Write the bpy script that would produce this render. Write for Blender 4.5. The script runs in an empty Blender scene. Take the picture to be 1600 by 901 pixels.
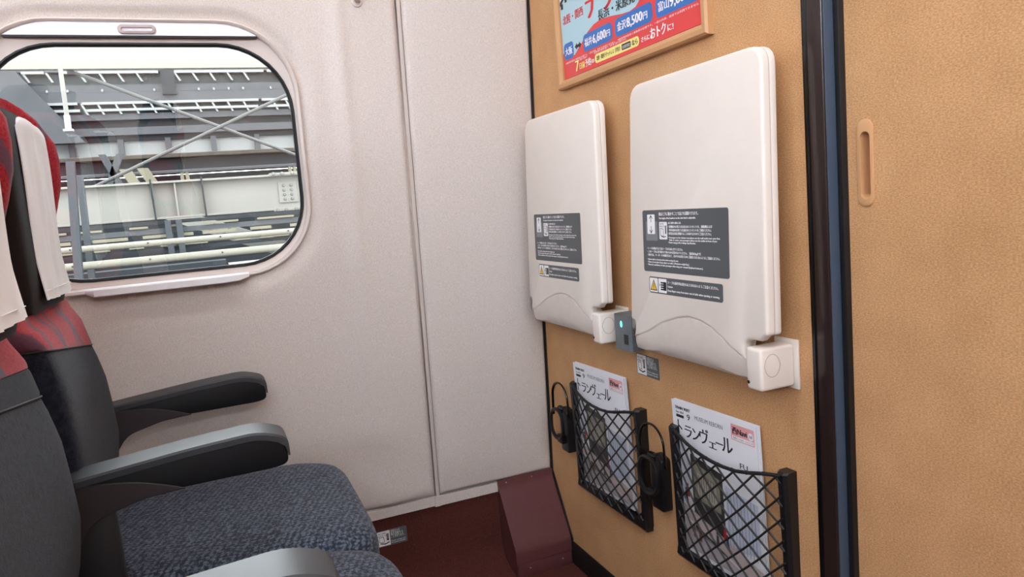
import bpy, bmesh, math, random
from mathutils import Vector, Matrix
random.seed(7)
S = bpy.context.scene
COL = S.collection

# ------------------------------------------------------------------ camera, world, exposure, lights
cam_d = bpy.data.cameras.new('camera'); cam = bpy.data.objects.new('camera', cam_d); COL.objects.link(cam)
S.camera = cam
cam_d.sensor_fit = 'HORIZONTAL'; cam_d.sensor_width = 36.0; cam_d.lens = 36.0 * 1138.88 / 1600.0
cam_d.clip_start = 0.02; cam_d.clip_end = 200

def _n(v): return v / v.length
_mX = _n(Vector((324 - 800, 354 - 450.5, 1138.88)))            # image directions of the carriage axes
_pY = _n(Vector((3600 - 800, 80 - 450.5, 1138.88)))
_X = -_mX
_pY = _n(_pY - _X * _pY.dot(_X))
_Z = _X.cross(_pY)
_R = Matrix((Vector((_X[0], _pY[0], _Z[0])), Vector((_X[1], _pY[1], _Z[1])), Vector((_X[2], _pY[2], _Z[2]))))
_Rt = _R.transposed()                                            # image axes (x right, y down, z forward) -> world
_right = _Rt @ Vector((1, 0, 0)); _up = _Rt @ Vector((0, -1, 0)); _back = _Rt @ Vector((0, 0, -1))
cam.matrix_world = Matrix.Translation((1.6206, -0.74, 0.904)) @ Matrix((
    (_right[0], _up[0], _back[0]), (_right[1], _up[1], _back[1]), (_right[2], _up[2], _back[2]))).to_4x4()

world = bpy.data.worlds.new('overcast_sky'); S.world = world; world.use_nodes = True
bg = world.node_tree.nodes['Background']; bg.inputs[0].default_value = (0.92, 0.96, 1.0, 1); bg.inputs[1].default_value = 15.0

S.view_settings.view_transform = 'Standard'; S.view_settings.look = 'None'
S.view_settings.gamma = 1.0; S.view_settings.use_curve_mapping = False
S.view_settings.exposure = 0.0
LAMP, FILL = 10.0, 26.0                                                       # strength of the ceiling lamps and of the added fill strip

pl = bpy.data.lights.new('window_portal', 'AREA'); pl.shape = 'RECTANGLE'; pl.size = 0.6; pl.size_y = 0.5
pl.cycles.is_portal = True
po = bpy.data.objects.new('window_portal', pl); COL.objects.link(po)
po.location = (-0.09, -0.82, 1.04); po.rotation_euler = (0, math.radians(-90), 0)

# ------------------------------------------------------------------ materials
MATS = {}
def lin(c):
    return tuple(((x / 255.0) / 12.92 if x / 255.0 <= 0.04045 else ((x / 255.0 + 0.055) / 1.055) ** 2.4) for x in c)
def mat(name, rgb, rough=0.5, metal=0.0, spec=0.5, noise=None, bump=None, coat=0.0, sheen=0.0, emit=None):
    """noise: (scale, amount) brightness mottling; bump: (scale, strength, distance)"""
    m = bpy.data.materials.new(name); m.use_nodes = True; MATS[name] = m
    nt = m.node_tree; b = nt.nodes['Principled BSDF']
    c = lin(rgb)
    if name.startswith('out_'): spec = .12; c = tuple(x * .145 for x in c)      # outdoor base colours darkened to offset the brightened sky
    b.inputs['Base Color'].default_value = (*c, 1); b.inputs['Roughness'].default_value = rough
    b.inputs['Metallic'].default_value = metal; b.inputs['Specular IOR Level'].default_value = spec
    b.inputs['Coat Weight'].default_value = coat; b.inputs['Sheen Weight'].default_value = sheen
    if emit:
        b.inputs['Emission Color'].default_value = (*lin(emit[0]), 1); b.inputs['Emission Strength'].default_value = emit[1]
    tc = nt.nodes.new('ShaderNodeTexCoord')
    if noise:
        n = nt.nodes.new('ShaderNodeTexNoise'); n.inputs['Scale'].default_value = noise[0]; n.inputs['Detail'].default_value = 4
        nt.links.new(tc.outputs['Object'], n.inputs['Vector'])
        r = nt.nodes.new('ShaderNodeMapRange'); r.inputs[1].default_value = 0.3; r.inputs[2].default_value = 0.7
        r.inputs[3].default_value = 1 - noise[1]; r.inputs[4].default_value = 1 + noise[1]
        nt.links.new(n.outputs['Fac'], r.inputs[0])
        mx = nt.nodes.new('ShaderNodeVectorMath'); mx.operation = 'SCALE'; mx.inputs[0].default_value = c
        nt.links.new(r.outputs[0], mx.inputs['Scale']); nt.links.new(mx.outputs[0], b.inputs['Base Color'])
    if bump:
        n2 = nt.nodes.new('ShaderNodeTexNoise'); n2.inputs['Scale'].default_value = bump[0]; n2.inputs['Detail'].default_value = 3
        nt.links.new(tc.outputs['Object'], n2.inputs['Vector'])
        bp = nt.nodes.new('ShaderNodeBump'); bp.inputs['Strength'].default_value = bump[1]; bp.inputs['Distance'].default_value = bump[2]
        nt.links.new(n2.outputs['Fac'], bp.inputs['Height']); nt.links.new(bp.outputs[0], b.inputs['Normal'])
    return m

def nodes_of(m): return m.node_tree, m.node_tree.nodes['Principled BSDF']

mat('wall', (210, 200, 191), 0.62, spec=0.3, noise=(420, 0.12), bump=(620, 0.5, 0.0006))
mat('wall_groove', (150, 136, 128), 0.7)
mat('groove_strip', (198, 186, 176), 0.5)
mat('bulkhead', (203, 152, 98), 0.62, spec=0.25)
mat('bulkhead_back', (190, 140, 92), 0.7)
mat('black_plastic', (22, 22, 24), 0.38, spec=0.5, bump=(900, 0.15, 0.0003))
mat('black_gloss', (14, 14, 16), 0.2)
mat('black_rubber', (16, 16, 17), 0.55)
mat('jamb_brown', (44, 33, 31), 0.22, spec=0.5)
mat('jamb_slate', (62, 78, 96), 0.4)
mat('maroon_carpet', (86, 48, 42), 0.95, spec=0.1, noise=(520, 0.45), bump=(700, 0.8, 0.0012))
mat('maroon_metal', (98, 56, 56), 0.42, spec=0.4, noise=(90, 0.04))
mat('cream', (234, 225, 214), 0.36, spec=0.45, noise=(30, 0.012))
mat('cream_apron', (228, 218, 207), 0.42, spec=0.4, noise=(60, 0.03))
mat('cream_seam', (190, 178, 168), 0.6)
mat('bezel', (216, 205, 196), 0.45, spec=0.4)
mat('sill', (246, 246, 246), 0.3, spec=0.5)
mat('blind', (238, 240, 245), 0.4)
mat('blind_handle', (178, 162, 156), 0.4)
mat('sticker', (84, 89, 91), 0.4)
mat('sticker_grey', (128, 132, 134), 0.4)
mat('white_print', (245, 245, 245), 0.5)
mat('black_print', (30, 30, 32), 0.5)
mat('grey_print', (120, 122, 126), 0.5)
mat('yellow_print', (235, 196, 60), 0.5)
mat('poster_red', (226, 58, 60), 0.3, coat=0.3)
mat('poster_sky', (176, 214, 226), 0.3, coat=0.3)
mat('poster_blue', (24, 108, 190), 0.3, coat=0.3)
mat('poster_yellow', (250, 238, 140), 0.3, coat=0.3)
mat('poster_redtext', (215, 50, 55), 0.4)
mat('frame_wood', (196, 150, 104), 0.42, spec=0.4)
mat('paper', (238, 240, 244), 0.35, spec=0.4)
mat('paper_edge', (200, 202, 206), 0.8)
mat('pink_print', (236, 170, 172), 0.45)
mat('outlet', (104, 112, 116), 0.45)
mat('led_green', (120, 240, 205), 0.4, emit=((110, 255, 210), 1.2))
mat('red_side', (120, 26, 32), 0.9, spec=0.1, sheen=0.3, noise=(300, 0.2))
mat('headrest_dark', (32, 25, 25), 0.75, spec=0.2)
mat('shell_black', (24, 23, 25), 0.5)
mat('linen', (248, 249, 250), 0.85, spec=0.1, noise=(900, 0.03), bump=(1200, 0.4, 0.0004))
mat('arm_black', (13, 13, 15), 0.45, spec=0.35)
mat('arm_top', (54, 56, 59), 0.45, spec=0.45)
mat('arm_support', (46, 39, 40), 0.55)
mat('base_dark', (40, 40, 42), 0.7)
mat('ceiling', (232, 230, 226), 0.7)
mat('lamp_diffuser', (255, 252, 250), 0.5, emit=((234, 242, 255), LAMP))
mat('fill_diffuser', (255, 252, 250), 0.5, emit=((234, 242, 255), FILL))
mat('door_far', (170, 125, 85), 0.6)
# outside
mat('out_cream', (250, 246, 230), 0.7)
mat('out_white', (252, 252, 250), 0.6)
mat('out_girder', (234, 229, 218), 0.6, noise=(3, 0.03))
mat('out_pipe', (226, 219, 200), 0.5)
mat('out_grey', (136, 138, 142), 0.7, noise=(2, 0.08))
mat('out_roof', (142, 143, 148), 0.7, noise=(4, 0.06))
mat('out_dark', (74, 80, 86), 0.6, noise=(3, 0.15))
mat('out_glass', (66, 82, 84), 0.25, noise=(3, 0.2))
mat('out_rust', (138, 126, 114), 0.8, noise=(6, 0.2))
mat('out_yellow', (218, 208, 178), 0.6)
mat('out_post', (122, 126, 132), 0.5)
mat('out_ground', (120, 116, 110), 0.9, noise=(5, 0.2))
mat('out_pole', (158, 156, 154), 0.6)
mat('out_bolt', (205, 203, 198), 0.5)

def fabric_bulkhead(m, base, dark):
    nt, b = nodes_of(m); tc = nt.nodes.new('ShaderNodeTexCoord')
    mp = nt.nodes.new('ShaderNodeMapping'); mp.inputs['Scale'].default_value = (330, 330, 620)
    nt.links.new(tc.outputs['Object'], mp.inputs[0])
    n = nt.nodes.new('ShaderNodeTexNoise'); n.inputs['Scale'].default_value = 1; n.inputs['Detail'].default_value = 5; n.inputs['Roughness'].default_value = .65
    nt.links.new(mp.outputs[0], n.inputs['Vector'])
    n2 = nt.nodes.new('ShaderNodeTexNoise'); n2.inputs['Scale'].default_value = 14; n2.inputs['Detail'].default_value = 3
    nt.links.new(tc.outputs['Object'], n2.inputs['Vector'])
    ad = nt.nodes.new('ShaderNodeMath'); ad.operation = 'MULTIPLY_ADD'; ad.inputs[1].default_value = .22
    nt.links.new(n2.outputs['Fac'], ad.inputs[0]); nt.links.new(n.outputs['Fac'], ad.inputs[2])
    rp = nt.nodes.new('ShaderNodeValToRGB'); e = rp.color_ramp.elements
    e[0].position = .42; e[0].color = (*lin(dark), 1); e[1].position = .78; e[1].color = (*lin(base), 1)
    nt.links.new(ad.outputs[0], rp.inputs[0]); nt.links.new(rp.outputs[0], b.inputs['Base Color'])
    bp = nt.nodes.new('ShaderNodeBump'); bp.inputs['Strength'].default_value = .35; bp.inputs['Distance'].default_value = .0005
    nt.links.new(n.outputs['Fac'], bp.inputs['Height']); nt.links.new(bp.outputs[0], b.inputs['Normal'])
fabric_bulkhead(MATS['bulkhead'], (222, 175, 126), (172, 128, 84))

def seat_weave():
    m = mat('seat_weave', (84, 94, 108), 0.9, spec=0.15, sheen=0.12)
    nt, b = nodes_of(m); tc = nt.nodes.new('ShaderNodeTexCoord')
    w = nt.nodes.new('ShaderNodeTexWave'); w.inputs['Scale'].default_value = 34; w.inputs['Distortion'].default_value = 5
    w.inputs['Detail Scale'].default_value = 6; w.inputs['Detail'].default_value = 1; w.bands_direction = 'Y'
    mp = nt.nodes.new('ShaderNodeMapping'); mp.inputs['Rotation'].default_value = (0, 0, .35)
    nt.links.new(tc.outputs['Object'], mp.inputs[0]); nt.links.new(mp.outputs[0], w.inputs['Vector'])
    br = nt.nodes.new('ShaderNodeTexVoronoi'); br.inputs['Scale'].default_value = 230
    mp2 = nt.nodes.new('ShaderNodeMapping'); mp2.inputs['Scale'].default_value = (1, .5, 1)
    nt.links.new(tc.outputs['Object'], mp2.inputs[0]); nt.links.new(mp2.outputs[0], br.inputs['Vector'])
    mx = nt.nodes.new('ShaderNodeMath'); mx.operation = 'MULTIPLY_ADD'; mx.inputs[1].default_value = .5
    nt.links.new(w.outputs['Fac'], mx.inputs[0]); nt.links.new(br.outputs['Distance'], mx.inputs[2])
    rp = nt.nodes.new('ShaderNodeValToRGB'); e = rp.color_ramp.elements
    e[0].position = .2; e[0].color = (*lin((108, 118, 134)), 1); e[1].position = 1.0; e[1].color = (*lin((44, 50, 61)), 1)
    nt.links.new(mx.outputs[0], rp.inputs[0]); nt.links.new(rp.outputs[0], b.inputs['Base Color'])
    bp = nt.nodes.new('ShaderNodeBump'); bp.inputs['Strength'].default_value = .5; bp.inputs['Distance'].default_value = -.0012
    nt.links.new(mx.outputs[0], bp.inputs['Height']); nt.links.new(bp.outputs[0], b.inputs['Normal'])
seat_weave()
mat('seat_plush', (32, 35, 43), 0.95, spec=0.1, sheen=0.1, noise=(140, 0.5), bump=(420, 0.7, 0.001))

def seat_red():
    m = mat('seat_red', (190, 46, 54), 0.9, spec=0.12, sheen=0.15, bump=(600, 0.5, 0.0008))
    nt, b = nodes_of(m); tc = nt.nodes.new('ShaderNodeTexCoord')
    n = nt.nodes.new('ShaderNodeTexNoise'); n.inputs['Scale'].default_value = 260; n.inputs['Detail'].default_value = 3
    nt.links.new(tc.outputs['Object'], n.inputs['Vector'])
    r = nt.nodes.new('ShaderNodeValToRGB'); e = r.color_ramp.elements
    e[0].position = .3; e[0].color = (*lin((140, 28, 38)), 1); e[1].position = .7; e[1].color = (*lin((184, 52, 60)), 1)
    nt.links.new(n.outputs['Fac'], r.inputs[0])
    last = r.outputs[0]
    for rot, sc, ph in ((.55, 3.1, .4), (-.45, 2.6, 1.9)):
        mp = nt.nodes.new('ShaderNodeMapping'); mp.inputs['Rotation'].default_value = (0, rot, 0); mp.inputs['Location'].default_value = (ph * .05, 0, 0)
        nt.links.new(tc.outputs['Object'], mp.inputs[0])
        w = nt.nodes.new('ShaderNodeTexWave'); w.inputs['Scale'].default_value = sc; w.inputs['Distortion'].default_value = .8; w.inputs['Detail Scale'].default_value = 1.5
        nt.links.new(mp.outputs[0], w.inputs['Vector'])
        g = nt.nodes.new('ShaderNodeValToRGB'); q = g.color_ramp.elements
        q[0].position = .93; q[0].color = (0, 0, 0, 1); q[1].position = .97; q[1].color = (.8, .8, .8, 1)
        nt.links.new(w.outputs['Fac'], g.inputs[0])
        mx = nt.nodes.new('ShaderNodeMix'); mx.data_type = 'RGBA'; mx.inputs[7].default_value = (*lin((84, 76, 92)), 1)
        nt.links.new(g.outputs[0], mx.inputs[0]); nt.links.new(last, mx.inputs[6]); last = mx.outputs[2]
    nt.links.new(last, b.inputs['Base Color'])
seat_red()

def glass_mat():
    m = bpy.data.materials.new('window_glass'); m.use_nodes = True; MATS['window_glass'] = m
    nt = m.node_tree; nt.nodes.clear()
    o = nt.nodes.new('ShaderNodeOutputMaterial'); t = nt.nodes.new('ShaderNodeBsdfTransparent'); g = nt.nodes.new('ShaderNodeBsdfGlossy')
    t.inputs[0].default_value = (.95, .975, .97, 1); g.inputs['Roughness'].default_value = .01
    f = nt.nodes.new('ShaderNodeFresnel'); f.inputs[0].default_value = 1.9
    mx = nt.nodes.new('ShaderNodeMixShader')
    nt.links.new(f.outputs[0], mx.inputs[0]); nt.links.new(t.outputs[0], mx.inputs[1]); nt.links.new(g.outputs[0], mx.inputs[2])
    nt.links.new(mx.outputs[0], o.inputs[0])
glass_mat()

# ------------------------------------------------------------------ helpers
def tag(o, label=None, cat=None, group=None, kind=None):
    if label: o['label'] = label
    if cat: o['category'] = cat
    if group: o['group'] = group
    if kind: o['kind'] = kind
    return o
def thing(name, loc, label, cat, group=None):
    e = bpy.data.objects.new(name, None); COL.objects.link(e); e.location = loc; e.empty_display_size = .05
    return tag(e, label, cat, group)
def root_of(p):
    while p.parent: p = p.parent
    return p
def obj(name, vf, m, parent=None, origin=None, angle=40, kind=None):
    """vf: (verts, faces) in world coordinates; the mesh is stored relative to the thing's own origin"""
    verts, faces = vf
    if parent is not None: O = Vector(root_of(parent).location)
    elif origin is not None: O = Vector(origin)
    else: O = Vector((0, 0, 0))
    me = bpy.data.meshes.new(name); me.from_pydata([tuple(Vector(v) - O) for v in verts], [], faces)
    bm = bmesh.new(); bm.from_mesh(me); bmesh.ops.recalc_face_normals(bm, faces=bm.faces); bm.to_mesh(me); bm.free()
    me.materials.append(MATS[m]); me.update()
    if angle:
        me.polygons.foreach_set('use_smooth', [True] * len(me.polygons)); me.set_sharp_from_angle(angle=math.radians(angle))
    o = bpy.data.objects.new(name, me); COL.objects.link(o)
    if parent is not None: o.parent = parent
    else: o.location = O
    if kind: o['kind'] = kind
    return o
def join(*vfs):
    V, F = [], []
    for v, f in vfs:
        k = len(V); V += list(v); F += [tuple(i + k for i in q) for q in f]
    return V, F
def mp(vf, fn): return [fn(*v) for v in vf[0]], vf[1]
def from_bm(bm):
    bm.verts.index_update(); r = ([tuple(v.co) for v in bm.verts], [tuple(v.index for v in f.verts) for f in bm.faces]); bm.free(); return r
def box(x0, x1, y0, y1, z0, z1, bev=0, seg=2):
    bm = bmesh.new(); bmesh.ops.create_cube(bm, size=1)
    for v in bm.verts:
        v.co = ((x0 + x1) / 2 + v.co.x * (x1 - x0), (y0 + y1) / 2 + v.co.y * (y1 - y0), (z0 + z1) / 2 + v.co.z * (z1 - z0))
    if bev: bmesh.ops.bevel(bm, geom=list(bm.edges), offset=bev, segments=seg, profile=.5, affect='EDGES')
    return from_bm(bm)
def inset(poly, d):
    n = len(poly); A = sum(poly[i][0] * poly[(i + 1) % n][1] - poly[(i + 1) % n][0] * poly[i][1] for i in range(n)); sg = 1 if A > 0 else -1; out = []
    for i in range(n):
        p = Vector(poly[i]); e0 = p - Vector(poly[i - 1]); e1 = Vector(poly[(i + 1) % n]) - p
        e0 = e0.normalized() if e0.length > 1e-7 else e1.normalized(); e1 = e1.normalized() if e1.length > 1e-7 else e0
        n0 = Vector((-e0.y, e0.x)) * sg; n1 = Vector((-e1.y, e1.x)) * sg; m = n0 + n1
        m = m.normalized() if m.length > 1e-6 else n0
        k = min(1.6, 1 / max(.3, m.dot(n0))); q = p + m * (d * k); out.append((q.x, q.y))
    return out
def prism(poly, w0, w1, bev=0, seg=3, both=True):
    """poly (u,v) extruded along w; bev rounds the cap edges at w1 (and w0)"""
    sg = 1 if w1 > w0 else -1; L = []
    if bev and both: L = [[(u, v, w0 + sg * bev * (1 - math.cos(math.pi / 2 * k / seg))) for u, v in inset(poly, bev * (1 - math.sin(math.pi / 2 * k / seg)))] for k in range(seg)] + [[(u, v, w0 + sg * bev) for u, v in poly]]
    else: L = [[(u, v, w0) for u, v in poly]]
    if bev: L += [[(u, v, w1 - sg * bev * (1 - math.sin(math.pi / 2 * k / seg))) for u, v in inset(poly, bev * (1 - math.cos(math.pi / 2 * k / seg)))] for k in range(seg + 1)]
    else: L += [[(u, v, w1) for u, v in poly]]
    return loft(L)
def rrect(cx, cy, w, h, r, n=6):
    P = []
    for qx, qy, a0 in ((1, 1, 0), (-1, 1, 90), (-1, -1, 180), (1, -1, 270)):
        for i in range(n + 1):
            a = math.radians(a0 + 90 * i / n); P.append((cx + qx * (w / 2 - r) + r * math.cos(a), cy + qy * (h / 2 - r) + r * math.sin(a)))
    return P
def round_poly(pts, r, n=4):
    """pts: (u,v) or (u,v,r) corners -> rounded polygon"""
    out = []; N = len(pts)
    for i in range(N):
        p = Vector(pts[i][:2]); rr = pts[i][2] if len(pts[i]) > 2 else r
        a = Vector(pts[i - 1][:2]) - p; b = Vector(pts[(i + 1) % N][:2]) - p
        if rr <= 0: out.append(tuple(p)); continue
        d = min(rr, a.length * .49, b.length * .49); s = p + a.normalized() * d; e = p + b.normalized() * d
        for k in range(n + 1):
            t = k / n; q = s * (1 - t) ** 2 + p * 2 * t * (1 - t) + e * t * t; out.append((q.x, q.y))
    return out
def tube(path, r, closed=False, n=8, ry=None):
    P = [Vector(p) for p in path]; N = len(P); V, F = [], []; up = None
    for i in range(N):
        if closed: t = (P[(i + 1) % N] - P[i - 1]).normalized()
        else: t = (P[min(i + 1, N - 1)] - P[max(i - 1, 0)]).normalized()
        if up is None: up = t.orthogonal().normalized()
        up = (up - t * up.dot(t)).normalized(); s = t.cross(up)
        for k in range(n):
            a = 2 * math.pi * k / n; V.append(tuple(P[i] + up * (math.cos(a) * r) + s * (math.sin(a) * (ry or r))))
    M = N if closed else N - 1
    for i in range(M):
        j = (i + 1) % N
        for k in range(n): F.append((i * n + k, i * n + (k + 1) % n, j * n + (k + 1) % n, j * n + k))
    if not closed: F += [tuple(range(n))[::-1], tuple((N - 1) * n + k for k in range(n))]
    return V, F
def loft(loops, cap0=True, cap1=True):
    n = len(loops[0]); V = [p for L in loops for p in L]; F = []
    for i in range(len(loops) - 1):
        for k in range(n): F.append((i * n + k, i * n + (k + 1) % n, (i + 1) * n + (k + 1) % n, (i + 1) * n + k))
    if cap0: F.append(tuple(range(n))[::-1])
    if cap1: F.append(tuple((len(loops) - 1) * n + k for k in range(n)))
    return V, F
def disc(cx, cy, r, n=20): return [(cx + r * math.cos(2 * math.pi * i / n), cy + r * math.sin(2 * math.pi * i / n)) for i in range(n)]
def lerp(a, b, t): return a + (b - a) * t
def interp(x, xs, ys):
    if x <= xs[0]: return ys[0]
    for i in range(1, len(xs)):
        if x <= xs[i]: return lerp(ys[i - 1], ys[i], (x - xs[i - 1]) / (xs[i] - xs[i - 1]))
    return ys[-1]
def sstep(a, b, x):
    t = max(0, min(1, (x - a) / (b - a))); return t * t * (3 - 2 * t)

_txt = {}
def text2d(s):
    """flat glyph mesh of a string with the built-in font, height 1"""
    if s not in _txt:
        c = bpy.data.curves.new('t', 'FONT'); c.body = s; c.size = 1; c.resolution_u = 2; c.fill_mode = 'FRONT'
        o = bpy.data.objects.new('t', c); COL.objects.link(o); dg = bpy.context.evaluated_depsgraph_get()
        me = bpy.data.meshes.new_from_object(o.evaluated_get(dg))
        V = [tuple(v.co) for v in me.vertices]; F = [tuple(p.vertices) for p in me.polygons]
        bpy.data.objects.remove(o); bpy.data.curves.remove(c); bpy.data.meshes.remove(me)
        xs = [v[0] for v in V] or [0, 1]; x0, x1 = min(xs), max(xs)
        _txt[s] = ([(v[0] - x0, v[1]) for v in V], F, x1 - x0)
    return _txt[s]
class Sheet:
    """flat print on a surface: origin + u*U + v*V, layers stacked along N"""
    def __init__(s, O, U, V, N, step=.00012): s.O, s.U, s.V, s.N, s.step = Vector(O), Vector(U), Vector(V), Vector(N), step; s.items = {}
    def at(s, u, v, l): return tuple(s.O + s.U * u + s.V * v + s.N * (s.step * l))
    def add(s, key, m, vf, line=0): s.items.setdefault((key, m, line), []).append(vf)
    def poly(s, key, m, pts, l): s.add(key, m, ([s.at(u, v, l) for u, v in pts], [tuple(range(len(pts)))]))
    def rect(s, key, m, u0, v0, u1, v1, l, r=0):
        s.poly(key, m, rrect((u0 + u1) / 2, (v0 + v1) / 2, abs(u1 - u0), abs(v1 - v0), r) if r else [(u0, v0), (u1, v0), (u1, v1), (u0, v1)], l)
    def text(s, key, m, st, u, v, h, l, width=None, slant=0, bold=0):
        """baseline-left at (u,v), h = font size; width fits the line"""
        s.nl = getattr(s, 'nl', 0) + 1; V, F, w = text2d(st); k = (width / w) if width else h
        for du in ((0,) if not bold else (-bold, 0, bold)):
            s.add(key, m, ([s.at(u + du + x * k + y * h * slant, v + y * h, l + (du > 0) * .2 - (du < 0) * .2) for x, y in V], F), s.nl)
    def build(s, parent):
        for (key, m, _), L in s.items.items(): obj(key, join(*L), m, parent, angle=0)

def copy_tree(o, loc=None, label=None):
    def cp(a, par):
        c = a.copy(); COL.objects.link(c)
        if par: c.parent = par
        for ch in a.children: cp(ch, c)
        return c
    r = cp(o, None)
    if loc is not None: r.location = loc
    if label: r['label'] = label
    return r

# ------------------------------------------------------------------ the side wall with its window
ZS = [-.2, .2, .6, 1.1, 1.36, 1.6, 2.2]; XS = [-.05, -.026, -.002, .029, .049, .073, .15]
def xw(z): return interp(z, ZS, XS)
def W(y, z, off=0): return (xw(z) + off, y, z)

def ring(cy, cz, w, h, r, nside=8, ncor=10):
    """samples round a rounded rectangle, counter-clockwise, with the matching places on a box round it (as fractions)"""
    P = []; Q = []
    cor = ((1, 1, 0), (-1, 1, 90), (-1, -1, 180), (1, -1, 270))
    for ci, (qx, qy, a0) in enumerate(cor):
        cx, cyy = cy + qx * (w / 2 - r), cz + qy * (h / 2 - r)
        for i in range(ncor + 1):
            a = math.radians(a0 + 90 * i / ncor); P.append((cx + r * math.cos(a), cyy + r * math.sin(a)))
            t = i / ncor
            f0 = (1 - 2 * r / h) ; f1 = (1 - 2 * r / w)
            if ci in (0, 2):
                q = (qx, qy * lerp(f0, 1, min(1, 2 * t))) if t <= .5 else (qx * lerp(1, f1, 2 * t - 1), qy)
            else:
                q = (qx * lerp(f1, 1, min(1, 2 * t)), qy) if t <= .5 else (qx, qy * lerp(1, f0, 2 * t - 1))
            Q.append(q)
        nq = cor[(ci + 1) % 4]
        e = P[-1]; s2 = (cy + nq[0] * (w / 2 - r) + r * math.cos(math.radians(nq[2])), cz + nq[1] * (h / 2 - r) + r * math.sin(math.radians(nq[2])))
        qe = Q[-1]
        f0, f1 = 1 - 2 * r / h, 1 - 2 * r / w
        qs = (nq[0], nq[1] * f0) if nq[2] in (0, 180) else (nq[0] * f1, nq[1])
        for k in range(1, nside):
            t = k / nside; P.append((lerp(e[0], s2[0], t), lerp(e[1], s2[1], t))); Q.append((lerp(qe[0], qs[0], t), lerp(qe[1], qs[1], t)))
    return P, Q

WC = (-.82, 1.0405)                                             # window centre (y, z)
GLASS = (.544, .440, .13); LINER = (.556, .452, .136); BIN = (.564, .500, .14); BOUT = (.581, .5135, .146)
BCZ = 1.0507
def rr_ring(wh, cz=WC[1]): return ring(WC[0], cz, *wh)
REC = ring(WC[0], 1.045, .634, .576, .165)
wall_left = obj('wall_left', box(-.10, -.075, -6, 0, -.05, 2.25), 'wall'); tag(wall_left, 'pale beige padded side wall beside the seats', kind='structure')
# the wall backing has the window opening: rebuilt as a ring
def rect_pt(q, y0, y1, z0, z1): return ((y0 + y1) / 2 + q[0] * (y1 - y0) / 2, (z0 + z1) / 2 + q[1] * (z1 - z0) / 2)
def wall_backing():
    P, Q = rr_ring((.60, .50, .14)); n = len(P); V, F = [], []
    for x in (-.11, -.06):
        V += [(x, y, z) for y, z in P]; V += [(x, *rect_pt(q, -6, 0, -.05, 2.25)) for q in Q]
    for i in range(n):
        j = (i + 1) % n
        F += [(i, j, n + j, n + i), (2 * n + i, 3 * n + i, 3 * n + j, 2 * n + j), (i, 2 * n + i, 2 * n + j, j)]
    return V, F
bpy.data.objects.remove(wall_left)
wall_left = obj('wall_left', wall_backing(), 'wall_groove'); tag(wall_left, 'pale beige padded side wall beside the seats', kind='structure')

PY0, PY1, PZ0, PZ1 = -1.42, -.3135, .2175, 2.2
def panel_off(y, z):
    o = -.009 * (1 - sstep(-.476, -.440, y))                    # shallow bay the window sits in
    o += .004 * math.exp(-((y + .437) / .012) ** 2)
    o += -.006 * (1 - sstep(0, .02, z - PZ0)) * 0
    return o
def window_panel():
    RP, RQ = REC; BP, _ = rr_ring(BOUT, BCZ); n = len(RP); loops = []
    K = 34
    def rnd(y, z):                                                # rolled panel edge
        d = min(PY1 - y, z - PZ0, y - PY0); return -.008 * (1 - sstep(0, .010, d)) ** 2 if d < .010 else 0
    ts = [0, .004, .010, .018] + [.03 + .97 * (k / (K - 1)) ** 1.0 for k in range(K)]
    for t in ts:
        L = []
        for i in range(n):
            a = rect_pt(RQ[i], PY0, PY1, PZ0, PZ1); b = RP[i]; y, z = lerp(a[0], b[0], t), lerp(a[1], b[1], t)
            L.append(W(y, z, panel_off(y, z) + rnd(y, z)))
        loops.append(L)
    for t, dp in ((.25, -.002), (.5, -.006), (.75, -.010), (1, -.012)):
        L = []
        for i in range(n):
            y, z = lerp(RP[i][0], BP[i][0], t), lerp(RP[i][1], BP[i][1], t); L.append(W(y, z, panel_off(y, z) + dp))
        loops.append(L)
    return loft(loops, False, False)
obj('wall_panel', window_panel(), 'wall', wall_left, angle=60)
def plain_panel(y0, y1, z0, z1, ny=14, nz=24, r=.010):
    V, F = [], []
    ys = [y0, y0 + .003, y0 + .006, y0 + r] + [lerp(y0 + r, y1 - r, i / ny) for i in range(1, ny)] + [y1 - r, y1 - .006, y1 - .003, y1]
    zs = [z0, z0 + .003, z0 + .006, z0 + r] + [lerp(z0 + r, z1, i / nz) for i in range(1, nz + 1)]
    for z in zs:
        for y in ys:
            d = min(y - y0, y1 - y, z - z0); V.append(W(y, z, -.008 * (1 - sstep(0, r, d)) ** 2))
    n = len(ys)
    for j in range(len(zs) - 1):
        for i in range(n - 1): F.append((j * n + i, j * n + i + 1, (j + 1) * n + i + 1, (j + 1) * n + i))
    return V, F
obj('wall_panel', plain_panel(-.3005, -.001, .2165, 2.2), 'wall', wall_left, angle=60)
obj('wall_panel', plain_panel(-6, -1.434, .2175, 2.2), 'wall', wall_left, angle=60)
def wall_strip(y0, y1, z0, z1, o0, o1, nz=20, bev=.0):
    V, F = [], []
    for k in range(nz + 1):
        z = lerp(z0, z1, k / nz); V += [W(y0, z, o0), W(y0, z, o1), W(y1, z, o1), W(y1, z, o0)]
    for k in range(nz):
        for i in range(4): F.append((k * 4 + i, k * 4 + (i + 1) % 4, k * 4 + 4 + (i + 1) % 4, k * 4 + 4 + i))
    F += [(3, 2, 1, 0), tuple(nz * 4 + i for i in range(4))]
    return V, F
obj('joint_strip', wall_strip(-.3105, -.3025, .2, 2.2, -.03, -.0045), 'groove_strip', wall_left)
obj('bottom_rail', wall_strip(-6, -.316, .191, .2145, -.03, -.003, 1), 'wall', wall_left)
obj('bottom_rail', wall_strip(-.3155, -.3005, .189, .2145, -.03, -.001, 1), 'wall', wall_left)
obj('bottom_rail', wall_strip(-.300, -.152, .189, .2135, -.03, -.003, 1), 'wall', wall_left)
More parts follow.
